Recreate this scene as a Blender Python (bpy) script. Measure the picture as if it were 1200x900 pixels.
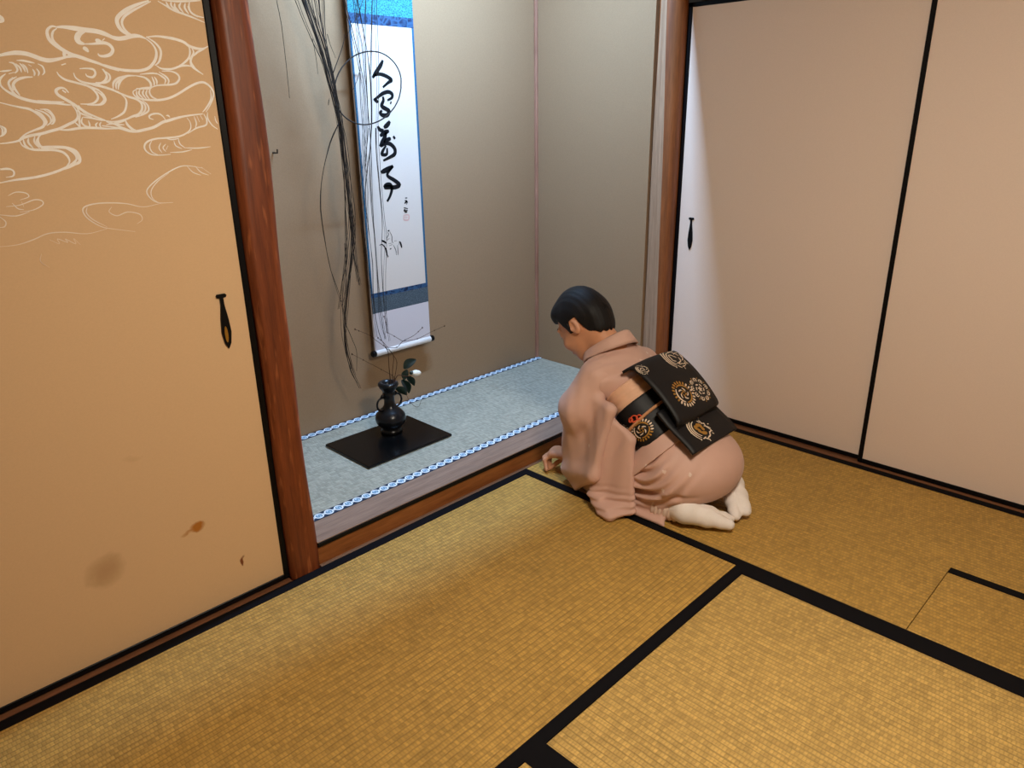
import bpy, math, random
import numpy as np
from mathutils import Vector, Matrix

for o in list(bpy.data.objects):
    bpy.data.objects.remove(o, do_unlink=True)
SC = bpy.context.scene
COL = SC.collection

# ------------------------------------------------------------------ camera
cam_d = bpy.data.cameras.new('camera')
cam_d.sensor_fit = 'HORIZONTAL'; cam_d.sensor_width = 36.0
cam_d.lens = 861.03 * 36.0 / 1200.0
cam_d.clip_start = 0.02
cam = bpy.data.objects.new('camera', cam_d); COL.objects.link(cam)
_r = Vector((0.70126, -0.71275, -0.0146)); _u = Vector((0.2545, 0.23116, 0.93904)); _f = Vector((0.66593, 0.66223, -0.3435))
cam.matrix_world = Matrix(((_r.x, _u.x, -_f.x, -1.84105), (_r.y, _u.y, -_f.y, -1.79394), (_r.z, _u.z, -_f.z, 1.30437), (0, 0, 0, 1)))
SC.camera = cam

# ------------------------------------------------------------------ world and exposure
wd = bpy.data.worlds.new('world'); SC.world = wd; wd.use_nodes = True
wd.node_tree.nodes['Background'].inputs[0].default_value = (0.9, 0.8, 0.7, 1)
wd.node_tree.nodes['Background'].inputs[1].default_value = 0.02
vs = SC.view_settings
vs.view_transform = 'Standard'; vs.look = 'None'; vs.gamma = 1.0; vs.use_curve_mapping = False
vs.exposure = 0.0

# ------------------------------------------------------------------ lights
def area(name, loc, size, size_y, energy, col, rot=(0, 0, 0), spread=180):
    d = bpy.data.lights.new(name, 'AREA'); d.shape = 'RECTANGLE'; d.size = size; d.size_y = size_y
    d.energy = energy; d.color = col; d.spread = math.radians(spread)
    o = bpy.data.objects.new(name, d); o.location = loc; o.rotation_euler = rot; COL.objects.link(o); return o
LAMP_POS, LAMP_R, LAMP_L, LAMP_COL = (-0.76, -1.48, 1.73), 0.17, 96.0, (1.0, 0.89, 0.73)   # glowing paper half globe, built further down
area('alcove_light', (0.10, 0.065, 2.185), 0.8, 0.03, 46.0, (0.43, 0.70, 1.10), rot=(math.radians(30), 0, 0))

# ------------------------------------------------------------------ helpers
def tag(o, label=None, cat=None, group=None, kind=None):
    if label: o['label'] = label
    if cat: o['category'] = cat
    if group: o['group'] = group
    if kind: o['kind'] = kind
    return o

def empty(name, loc, label=None, cat=None, group=None, kind=None):
    o = bpy.data.objects.new(name, None); o.location = loc; o.empty_display_size = 0.1
    COL.objects.link(o); return tag(o, label, cat, group, kind)

def link(o, mat=None, parent=None):
    COL.objects.link(o)
    if mat is not None and o.type == 'MESH': o.data.materials.append(mat)
    if parent is not None:
        o.parent = parent
        # parents carry translation only
        loc = Vector((0, 0, 0)); p = parent
        while p is not None:
            loc += p.location; p = p.parent
        o.location = o.location - loc
    return o

class MB:
    def __init__(s): s.v = []; s.f = []
    def add(s, V, F):
        n = len(s.v); s.v += [tuple(p) for p in V]; s.f += [tuple(i + n for i in f) for f in F]; return s
    def box(s, x0, x1, y0, y1, z0, z1, b=0.0):
        if b <= 0:
            V = [(x, y, z) for z in (z0, z1) for y in (y0, y1) for x in (x0, x1)]
            F = [(0, 2, 3, 1), (4, 5, 7, 6), (0, 1, 5, 4), (2, 6, 7, 3), (0, 4, 6, 2), (1, 3, 7, 5)]
            return s.add(V, F)
        V = []; 
        for sz, z in ((0, z0), (1, z1)):
            for sy, y in ((0, y0), (1, y1)):
                for sx, x in ((0, x0), (1, x1)):
                    dx = b if sx == 0 else -b; dy = b if sy == 0 else -b; dz = b if sz == 0 else -b
                    V += [(x, y + dy, z + dz), (x + dx, y, z + dz), (x + dx, y + dy, z)]
        def i(c, a): return c * 3 + a
        F = []
        # corners index c = sz*4+sy*2+sx
        def q(cs, a):
            F.append(tuple(i(c, a) for c in cs))
        q((0, 4, 6, 2), 0); q((1, 3, 7, 5), 0); q((0, 1, 5, 4), 1); q((2, 6, 7, 3), 1); q((0, 2, 3, 1), 2); q((4, 5, 7, 6), 2)
        for c in range(8):
            t = (i(c, 0), i(c, 1), i(c, 2)); F.append(t)
        for a, bb in ((0, 1), (2, 3), (4, 5), (6, 7)): F.append((i(a, 1), i(bb, 1), i(bb, 2), i(a, 2)))
        for a, bb in ((0, 2), (1, 3), (4, 6), (5, 7)): F.append((i(a, 0), i(bb, 0), i(bb, 2), i(a, 2)))
        for a, bb in ((0, 4), (1, 5), (2, 6), (3, 7)): F.append((i(a, 0), i(bb, 0), i(bb, 1), i(a, 1)))
        return s.add(V, F)
    def tube(s, P, R, n=6, cap=True):
        P = [Vector(p) for p in P]; m = len(P)
        if not hasattr(R, '__len__'): R = [R] * m
        ref = None; V = []; F = []
        for k in range(m):
            t = (P[min(k + 1, m - 1)] - P[max(k - 1, 0)])
            if t.length < 1e-9: t = Vector((0, 0, 1))
            t.normalize()
            if ref is None:
                a = Vector((0, 0, 1)) if abs(t.z) < .9 else Vector((1, 0, 0)); ref = t.cross(a).normalized()
            ref = (ref - t * ref.dot(t)).normalized(); b = t.cross(ref)
            for j in range(n):
                an = 2 * math.pi * j / n
                V.append(P[k] + (ref * math.cos(an) + b * math.sin(an)) * R[k])
        for k in range(m - 1):
            for j in range(n):
                F.append((k * n + j, k * n + (j + 1) % n, (k + 1) * n + (j + 1) % n, (k + 1) * n + j))
        if cap:
            F.append(tuple(range(n - 1, -1, -1))); F.append(tuple((m - 1) * n + j for j in range(n)))
        return s.add(V, F)
    def lathe(s, prof, c, n=32):
        V = []; F = []
        for r, z in prof:
            for j in range(n):
                a = 2 * math.pi * j / n; V.append((c[0] + r * math.cos(a), c[1] + r * math.sin(a), c[2] + z))
        m = len(prof)
        for k in range(m - 1):
            for j in range(n):
                F.append((k * n + j, k * n + (j + 1) % n, (k + 1) * n + (j + 1) % n, (k + 1) * n + j))
        F.append(tuple(range(n - 1, -1, -1))); F.append(tuple((m - 1) * n + j for j in range(n)))
        return s.add(V, F)
    def ell(s, c, r, nu=12, nv=8, M=None):
        V = []; F = []
        for i in range(nv + 1):
            th = math.pi * i / nv
            for j in range(nu):
                ph = 2 * math.pi * j / nu
                p = Vector((r[0] * math.sin(th) * math.cos(ph), r[1] * math.sin(th) * math.sin(ph), r[2] * math.cos(th)))
                if M is not None: p = M @ p
                V.append(p + Vector(c))
        for i in range(nv):
            for j in range(nu):
                F.append((i * nu + j, (i + 1) * nu + j, (i + 1) * nu + (j + 1) % nu, i * nu + (j + 1) % nu))
        return s.add(V, F)
    def build(s, name, mat, parent=None, smooth=False, origin=None):
        me = bpy.data.meshes.new(name)
        V = s.v
        if origin is None:
            A = np.array([tuple(p) for p in V]); lo = A.min(0); hi = A.max(0); origin = ((lo[0] + hi[0]) / 2, (lo[1] + hi[1]) / 2, lo[2])
        V = [(p[0] - origin[0], p[1] - origin[1], p[2] - origin[2]) for p in V]
        me.from_pydata(V, [], s.f); me.validate(); 
        import bmesh
        bm = bmesh.new(); bm.from_mesh(me); bmesh.ops.recalc_face_normals(bm, faces=bm.faces); bm.to_mesh(me); bm.free()
        if smooth: me.polygons.foreach_set('use_smooth', [True] * len(me.polygons))
        o = bpy.data.objects.new(name, me); o.location = origin
        return link(o, mat, parent)

def catmull(P, sub=4):
    P = [np.array(p, float) for p in P]
    if len(P) < 3: return P
    Q = [2 * P[0] - P[1]] + P + [2 * P[-1] - P[-2]]; out = []
    for i in range(1, len(Q) - 2):
        for k in range(sub):
            t = k / sub
            out.append(.5 * ((2 * Q[i]) + (-Q[i - 1] + Q[i + 1]) * t + (2 * Q[i - 1] - 5 * Q[i] + 4 * Q[i + 1] - Q[i + 2]) * t * t + (-Q[i - 1] + 3 * Q[i] - 3 * Q[i + 1] + Q[i + 2]) * t ** 3))
    out.append(P[-1]); return out

def ribbon(mb, pts2, w, mapf, taper=.35, sub=4):
    P = catmull(pts2, sub); m = len(P); V = []
    for k in range(m):
        t = P[min(k + 1, m - 1)] - P[max(k - 1, 0)]; L = np.hypot(*t)
        t = t / L if L > 1e-9 else np.array([1., 0.]); n = np.array([-t[1], t[0]])
        e = min(k, m - 1 - k) / max(1, (m - 1) * .3); ww = w * .5 * (taper + (1 - taper) * min(1, e))
        V += [mapf(*(P[k] + n * ww)), mapf(*(P[k] - n * ww))]
    mb.add(V, [(2 * k, 2 * k + 1, 2 * k + 3, 2 * k + 2) for k in range(m - 1)])

# ------------------------------------------------------------------ materials
class NT:
    def __init__(s, name):
        s.m = bpy.data.materials.new(name); s.m.use_nodes = True; s.t = s.m.node_tree
        s.b = s.t.nodes['Principled BSDF']
    def n(s, typ, **kw):
        x = s.t.nodes.new(typ)
        for k, v in kw.items(): setattr(x, k, v)
        return x
    def l(s, a, b): s.t.links.new(a, b)
    def val(s, x, inp):
        if hasattr(x, 'is_linked') or hasattr(x, 'links'): s.l(x, inp)
        else: inp.default_value = x
    def math(s, op, a, b=None, c=None, clamp=False):
        x = s.n('ShaderNodeMath', operation=op); x.use_clamp = clamp; s.val(a, x.inputs[0])
        if b is not None: s.val(b, x.inputs[1])
        if c is not None: s.val(c, x.inputs[2])
        return x.outputs[0]
    def mix(s, f, a, b, bt='MIX'):
        x = s.n('ShaderNodeMix', data_type='RGBA', blend_type=bt); s.val(f, x.inputs[0])
        for v, i in ((a, 6), (b, 7)):
            if isinstance(v, tuple): x.inputs[i].default_value = v + (1,) if len(v) == 3 else v
            else: s.l(v, x.inputs[i])
        return x.outputs[2]
    def coord(s, kind='Object'):
        return s.n('ShaderNodeTexCoord').outputs[kind]
    def sep(s, v):
        x = s.n('ShaderNodeSeparateXYZ'); s.l(v, x.inputs[0]); return x.outputs
    def comb(s, x, y, z):
        c = s.n('ShaderNodeCombineXYZ')
        for i, v in enumerate((x, y, z)): s.val(v, c.inputs[i])
        return c.outputs[0]
    def mapping(s, v, scale=(1, 1, 1), loc=(0, 0, 0)):
        x = s.n('ShaderNodeMapping'); s.l(v, x.inputs[0]); x.inputs['Scale'].default_value = scale; x.inputs['Location'].default_value = loc; return x.outputs[0]
    def noise(s, v, scale, detail=4, rough=.5):
        x = s.n('ShaderNodeTexNoise'); s.l(v, x.inputs['Vector']); x.inputs['Scale'].default_value = scale; x.inputs['Detail'].default_value = detail; x.inputs['Roughness'].default_value = rough; return x.outputs['Fac']
    def ramp(s, f, stops):
        x = s.n('ShaderNodeValToRGB'); s.l(f, x.inputs[0]); e = x.color_ramp.elements
        while len(e) < len(stops): e.new(0.5)
        for i, (p, c) in enumerate(stops): e[i].position = p; e[i].color = (c, c, c, 1) if not isinstance(c, tuple) else c + (1,)
        return x.outputs[0]
    def bump(s, h, strength=.3, dist=.002):
        x = s.n('ShaderNodeBump'); x.inputs['Strength'].default_value = strength; x.inputs['Distance'].default_value = dist; s.l(h, x.inputs['Height']); s.l(x.outputs[0], s.b.inputs['Normal'])
    def color(s, c):
        if isinstance(c, tuple): s.b.inputs['Base Color'].default_value = c + (1,)
        else: s.l(c, s.b.inputs['Base Color'])
    def set(s, rough=.6, spec=.5, metal=0.0, **kw):
        s.b.inputs['Roughness'].default_value = rough; s.b.inputs['Specular IOR Level'].default_value = spec; s.b.inputs['Metallic'].default_value = metal
        return s.m

def srgb(r, g, b):
    f = lambda c: (c / 255 / 12.92) if c / 255 <= .04045 else ((c / 255 + .055) / 1.055) ** 2.4
    return (f(r), f(g), f(b))

def plain(name, col, rough=.6, spec=.4, metal=0.0, vary=.12, nscale=40, bump=0.0):
    n = NT(name); f = n.noise(n.coord(), nscale, 3)
    c = n.mix(f, tuple(x * (1 - vary) for x in col), tuple(min(1, x * (1 + vary)) for x in col)); n.color(c)
    if bump: n.bump(f, bump, .002)
    return n.set(rough, spec, metal)

def m_tatami(name, col, along='X', pitch=.0155, dark=.72):
    """woven rush: warp grooves run along the mat, rush bumps lie across them"""
    n = NT(name); co = n.coord(); x, y, z = n.sep(co)
    u, v = (x, y) if along == 'X' else (y, x)
    wob = n.math('MULTIPLY', n.math('SUBTRACT', n.noise(co, 30, 2), .5), .004)
    vv = n.math('DIVIDE', n.math('ADD', v, wob), pitch)
    row = n.math('FLOOR', vv); fr = n.math('FRACT', vv)
    odd = n.math('FLOORED_MODULO', row, 2.0)
    g = n.math('MULTIPLY', n.math('ABSOLUTE', n.math('SUBTRACT', fr, .5)), 2.0)
    groove = n.math('POWER', g, 5.0)                           # 1 at the warp line
    uu = n.math('ADD', n.math('DIVIDE', u, .0085), n.math('MULTIPLY', odd, .5))
    cell = n.math('FLOOR', uu); fu = n.math('FRACT', uu)
    h2 = n.math('POWER', n.math('MULTIPLY', n.math('ABSOLUTE', n.math('SUBTRACT', fu, .5)), 2.0), 3.0)
    wn = n.n('ShaderNodeTexWhiteNoise', noise_dimensions='2D'); n.l(n.comb(row, cell, 0.0), wn.inputs['Vector'])
    big = n.noise(n.mapping(co, (3, 3, 3)), 1.5, 3)
    fine = n.noise(n.mapping(co, (700, 60, 1) if along == 'Y' else (60, 700, 1)), 1.0, 2)
    f = n.math('ADD', n.math('MULTIPLY', wn.outputs['Value'], .55), n.math('MULTIPLY', big, .45))
    c = n.mix(f, tuple(k * .74 for k in col), tuple(min(1, k * 1.36) for k in col))
    c = n.mix(n.math('MULTIPLY', n.math('MAXIMUM', groove, n.math('MULTIPLY', h2, .45)), dark), c, tuple(k * .38 for k in col))
    streak = n.ramp(n.noise(n.mapping(co, (9, 260, 1) if along == 'X' else (260, 9, 1)), 1.0, 2), [(.35, .86), (.65, 1.1)])
    c = n.mix(1.0, c, streak, 'MULTIPLY')
    n.color(c)
    hgt = n.math('SUBTRACT', n.math('SUBTRACT', 1.0, groove), n.math('MULTIPLY', h2, .5))
    n.bump(n.math('ADD', hgt, n.math('MULTIPLY', wn.outputs['Value'], .3)), .55, .0022)
    return n.set(.55, .35)

def m_wood(name, a, b, axis='Z', rough=.5, scale=1.0, streak=14, light=None):
    n = NT(name); co = n.coord()
    sc = {'X': (.9, streak, streak), 'Y': (streak, .9, streak), 'Z': (streak, streak, .9)}[axis]
    mp = n.mapping(co, tuple(k * scale for k in sc))
    f = n.noise(mp, 3.0, 6, .65); g = n.noise(n.mapping(co, tuple(k * scale * 4 for k in sc)), 4.0, 3, .6)
    r = n.ramp(f, [(.3, 0.0), (.7, 1.0)])
    c = n.mix(r, a, b)
    c = n.mix(n.math('MULTIPLY', n.ramp(g, [(.45, 0.0), (.7, 1.0)]), .35), c, tuple(k * .45 for k in a))
    if light:
        hl = n.ramp(n.noise(n.mapping(co, (60, 60, 9)), 1.0, 2, .5), [(.60, 0.0), (.74, 1.0)])
        c = n.mix(n.math('MULTIPLY', hl, .6), c, light)
    n.color(c); n.bump(f, .25, .002)
    return n.set(rough, .4)

def m_plaster(name, col, sc=220):
    n = NT(name); co = n.coord()
    f = n.noise(co, sc, 4, .6); g = n.noise(co, 3.0, 3)
    c = n.mix(f, tuple(k * .86 for k in col), tuple(min(1, k * 1.12) for k in col))
    c = n.mix(n.math('MULTIPLY', g, .25), c, tuple(k * .8 for k in col))
    n.color(c); n.bump(f, .35, .0015); return n.set(.9, .15)

def m_paper(name, col, stains=False):
    n = NT(name); co = n.coord(); x, y, z = n.sep(co)
    f = n.noise(n.mapping(co, (120, 120, 160)), 2.0, 3); g = n.noise(co, 1.6, 3)
    c = n.mix(f, tuple(k * .95 for k in col), tuple(min(1, k * 1.05) for k in col))
    c = n.mix(n.math('MULTIPLY', g, .14), c, tuple(k * .78 for k in col))
    if stains:
        nz = n.math('MULTIPLY', n.math('SUBTRACT', n.noise(co, 26, 4), .5), .035)
        for (sx, sz, rx, rz, cl, am) in stains:
            dx = n.math('DIVIDE', n.math('ADD', n.math('SUBTRACT', x, sx), nz), rx); dz = n.math('DIVIDE', n.math('ADD', n.math('SUBTRACT', z, sz), nz), rz)
            d = n.math('ADD', n.math('MULTIPLY', dx, dx), n.math('MULTIPLY', dz, dz))
            m = n.math('MULTIPLY', n.math('SUBTRACT', 1.0, d, clamp=True), am, clamp=True)
            c = n.mix(m, c, cl)
    n.color(c); n.bump(f, .08, .001); return n.set(.62, .3)

def m_heri():
    """white and blue medallion border of the alcove mat; object X runs along it, object Y across (0..w)"""
    n = NT('medallion_border_cloth'); x, y, z = n.sep(n.coord())
    p = .037
    fx = n.math('SUBTRACT', n.math('FRACT', n.math('DIVIDE', x, p)), .5)
    a = n.math('MULTIPLY', fx, p / .0160); b = n.math('DIVIDE', y, .0172)
    r = n.math('SQRT', n.math('ADD', n.math('MULTIPLY', a, a), n.math('MULTIPLY', b, b)))
    ang = n.math('ARCTAN2', b, a)
    sw = n.math('SINE', n.math('ADD', n.math('MULTIPLY', ang, 2.0), n.math('MULTIPLY', r, 9.0)))
    inring = n.math('MULTIPLY', n.math('GREATER_THAN', r, .68), n.math('LESS_THAN', r, .98))
    core = n.math('MULTIPLY', n.math('LESS_THAN', r, .62), n.math('GREATER_THAN', sw, .0))
    a2 = n.math('MULTIPLY', n.math('SUBTRACT', .5, n.math('ABSOLUTE', fx)), p / .0042)
    r2 = n.math('SQRT', n.math('ADD', n.math('MULTIPLY', a2, a2), n.math('POWER', n.math('MULTIPLY', b, 2.2), 2.0)))
    tri = n.math('LESS_THAN', r2, .8)
    c = n.mix(core, srgb(84, 138, 176), srgb(190, 215, 235))
    c = n.mix(n.math('GREATER_THAN', r, 1.02), c, srgb(35, 50, 75))
    c = n.mix(tri, c, srgb(215, 228, 238))
    c = n.mix(inring, c, srgb(240, 246, 250))
    n.color(c); return n.set(.7, .3)

def m_brocade(name, a, b, scale=90):
    n = NT(name); co = n.coord()
    v = n.n('ShaderNodeTexVoronoi', feature='DISTANCE_TO_EDGE'); n.l(co, v.inputs['Vector']); v.inputs['Scale'].default_value = scale
    f = n.ramp(v.outputs['Distance'], [(.04, 0.0), (.16, 1.0)]); g = n.noise(co, scale * 1.3, 3)
    c = n.mix(n.math('MULTIPLY', f, n.ramp(g, [(.35, .3), (.6, 1.0)])), b, a); n.color(c); return n.set(.7, .3)

def m_kimono():
    n = NT('dusty_pink_silk'); co = n.coord('Object')
    g = n.noise(co, 14, 3); f = n.noise(co, 420, 2)
    base = srgb(210, 170, 154)
    c = n.mix(g, tuple(k * .93 for k in base), tuple(min(1, k * 1.06) for k in base))
    v = n.n('ShaderNodeTexVoronoi'); n.l(co, v.inputs['Vector']); v.inputs['Scale'].default_value = 13.0
    d = n.math('ADD', v.outputs['Distance'], n.math('MULTIPLY', n.math('SUBTRACT', n.noise(co, 160, 2), .5), .18))
    spot = n.math('LESS_THAN', d, .085)
    c = n.mix(n.math('MULTIPLY', spot, .55), c, srgb(240, 226, 215))
    n.color(c); n.bump(f, .1, .001)
    n.b.inputs['Sheen Weight'].default_value = .15
    return n.set(.6, .3)

def m_paint_fade(name, col, paper, z0, z1):
    """painted line ink: thins out to the paper colour towards the lower strokes"""
    n = NT(name); x, y, z = n.sep(n.n('ShaderNodeNewGeometry').outputs['Position'])
    f = n.math('DIVIDE', n.math('SUBTRACT', z, z0), z1 - z0, clamp=True)
    f = n.math('MULTIPLY', f, n.ramp(n.noise(n.coord(), 45, 3), [(.25, .8), (.6, 1.0)]))
    n.color(n.mix(f, paper, col)); return n.set(.5, .4)

M = {}
M['tat_x'] = m_tatami('tatami_rush_lengthwise', srgb(188, 148, 74), 'X')
M['tat_y'] = m_tatami('tatami_rush_crosswise', srgb(188, 148, 74), 'Y')
M['tat_y2'] = m_tatami('tatami_rush_fresh', srgb(196, 160, 90), 'Y')
M['tat_toko'] = m_tatami('alcove_rush', srgb(170, 169, 154), 'X', dark=.25)
M['heri'] = plain('black_border_cloth', srgb(13, 12, 16), .8, .12)
M['lacquer'] = plain('black_lacquer', srgb(9, 8, 10), .4, .18)
M['gloss_lacquer'] = plain('polished_black_lacquer', srgb(10, 10, 11), .22, .3)
M['heri_t'] = m_heri()
M['paper_tan'] = m_paper('tan_door_paper', srgb(222, 186, 144), [
    (.222, .275, .022, .016, srgb(178, 112, 40), 1.3), (.207, .268, .03, .008, srgb(178, 112, 40), .8), (-.01, .255, .05, .05, srgb(150, 105, 62), .45), (.328, .118, .006, .016, srgb(120, 62, 28), 1.5), (.1, .52, .03, .012, srgb(150, 105, 62), .12)])
M['paper_pale'] = m_paper('pale_door_paper', srgb(233, 211, 194))
M['plaster'] = m_plaster('grey_earth_plaster', srgb(154, 127, 98))
M['plaster_room'] = m_plaster('room_plaster', srgb(168, 154, 134))
M['ceil'] = m_wood('ceiling_cedar', srgb(176, 142, 106), srgb(196, 162, 124), 'X')
M['post_red'] = m_wood('red_brown_post_wood', srgb(92, 42, 20), srgb(138, 70, 34), 'Z', .45, light=srgb(190, 112, 66))
M['post_brown'] = m_wood('chestnut_log_wood', srgb(108, 62, 32), srgb(150, 88, 46), 'Z', .5)
M['post_face'] = m_wood('planed_post_face', srgb(150, 118, 92), srgb(182, 150, 122), 'Z', .6, streak=22)
M['trim_pink'] = m_wood('corner_strip_wood', srgb(140, 96, 76), srgb(176, 132, 110), 'Z', .6)
M['beam'] = m_wood('alcove_sill_wood', srgb(128, 72, 34), srgb(166, 104, 56), 'X', .45)
M['beam_top'] = m_wood('grey_weathered_sill_top', srgb(132, 106, 90), srgb(164, 136, 118), 'X', .6)
M['sill'] = m_wood('door_track_wood', srgb(110, 70, 46), srgb(142, 96, 66), 'X', .5)
M['sill_y'] = m_wood('door_track_wood_side', srgb(110, 70, 46), srgb(142, 96, 66), 'Y', .5)
M['subfloor'] = plain('underfloor_board', srgb(110, 84, 60), .8)
M['gold'] = plain('gilt_pull', srgb(196, 148, 62), .35, .5, .8)
M['ink'] = plain('black_ink', srgb(20, 20, 22), .8, .1)
M['sealred'] = plain('faded_red_seal', srgb(205, 168, 160), .8, .1)
M['scrollpaper'] = m_paper('scroll_paper', srgb(208, 198, 188))
M['scrolltail'] = m_paper('scroll_tail_silk', srgb(206, 200, 204))
M['teal'] = m_brocade('teal_brocade', srgb(14, 82, 104), srgb(58, 140, 158), 120)
M['blue'] = m_brocade('blue_side_silk', srgb(16, 60, 92), srgb(40, 98, 130), 200)
M['navy'] = m_brocade('navy_brocade', srgb(10, 28, 62), srgb(44, 80, 116), 40)
M['slate'] = m_brocade('slate_brocade', srgb(44, 56, 66), srgb(84, 98, 108), 220)
M['white_knob'] = plain('roller_paper', srgb(222, 218, 214), .6)
M['willow'] = plain('willow_bark', srgb(40, 32, 26), .7, .2, nscale=300, vary=.35)
M['twig'] = plain('twig_bark', srgb(70, 44, 28), .7, .2, nscale=300, vary=.35)
M['leaf'] = plain('camellia_leaf', srgb(28, 48, 40), .35, .5)
M['petal'] = plain('white_petal', srgb(244, 240, 226), .6)
M['bronze'] = plain('dark_bronze', srgb(24, 25, 28), .28, .5, .35)
M['iron'] = plain('iron_hook', srgb(36, 32, 30), .5, .5, .6)
M['kimono'] = m_kimono()
M['skin'] = plain('skin', srgb(208, 148, 112), .5, .4, nscale=60, vary=.06)
M['hair'] = plain('black_hair', srgb(16, 14, 15), .6, .3, nscale=200, vary=.3, bump=.3)
M['obi'] = plain('black_obi_silk', srgb(17, 16, 19), .55, .35, nscale=300)
M['thread_white'] = plain('ivory_thread', srgb(226, 206, 182), .6, .3)
M['thread_gold'] = plain('gold_thread', srgb(176, 128, 52), .45, .4, .2)
M['obiage'] = plain('peach_silk', srgb(226, 178, 146), .55, .35)
M['cord'] = plain('orange_cord', srgb(196, 140, 96), .6)
M['red_knot'] = plain('red_knot_thread', srgb(214, 84, 50), .6)
M['tabi'] = plain('white_cotton', srgb(240, 232, 226), .75, .2, nscale=250, vary=.05)
M['lip'] = plain('lip', srgb(170, 84, 74), .5)
M['underrobe'] = plain('pale_underrobe', srgb(222, 196, 180), .7)  # own pale cloth colour of the under robe
WAVE_PAPER = srgb(222, 186, 144)
M['wave'] = m_paint_fade('silver_white_wave_paint', srgb(254, 250, 244), WAVE_PAPER, .93, 1.20)
M['lampwood'] = m_wood('lamp_frame_wood', srgb(90, 60, 36), srgb(120, 82, 50), 'X', .5)
_n = NT('lamp_diffuser'); _n.color((.9, .8, .65)); _n.b.inputs['Emission Color'].default_value = LAMP_COL + (1,); _n.b.inputs['Emission Strength'].default_value = LAMP_L; M['diffuser'] = _n.set(.6)
_n = NT('tube_glow'); _n.color((.9, .95, 1)); _n.b.inputs['Emission Color'].default_value = (.75, .9, 1, 1); _n.b.inputs['Emission Strength'].default_value = 4.0; M['tube'] = _n.set(.6)

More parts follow.
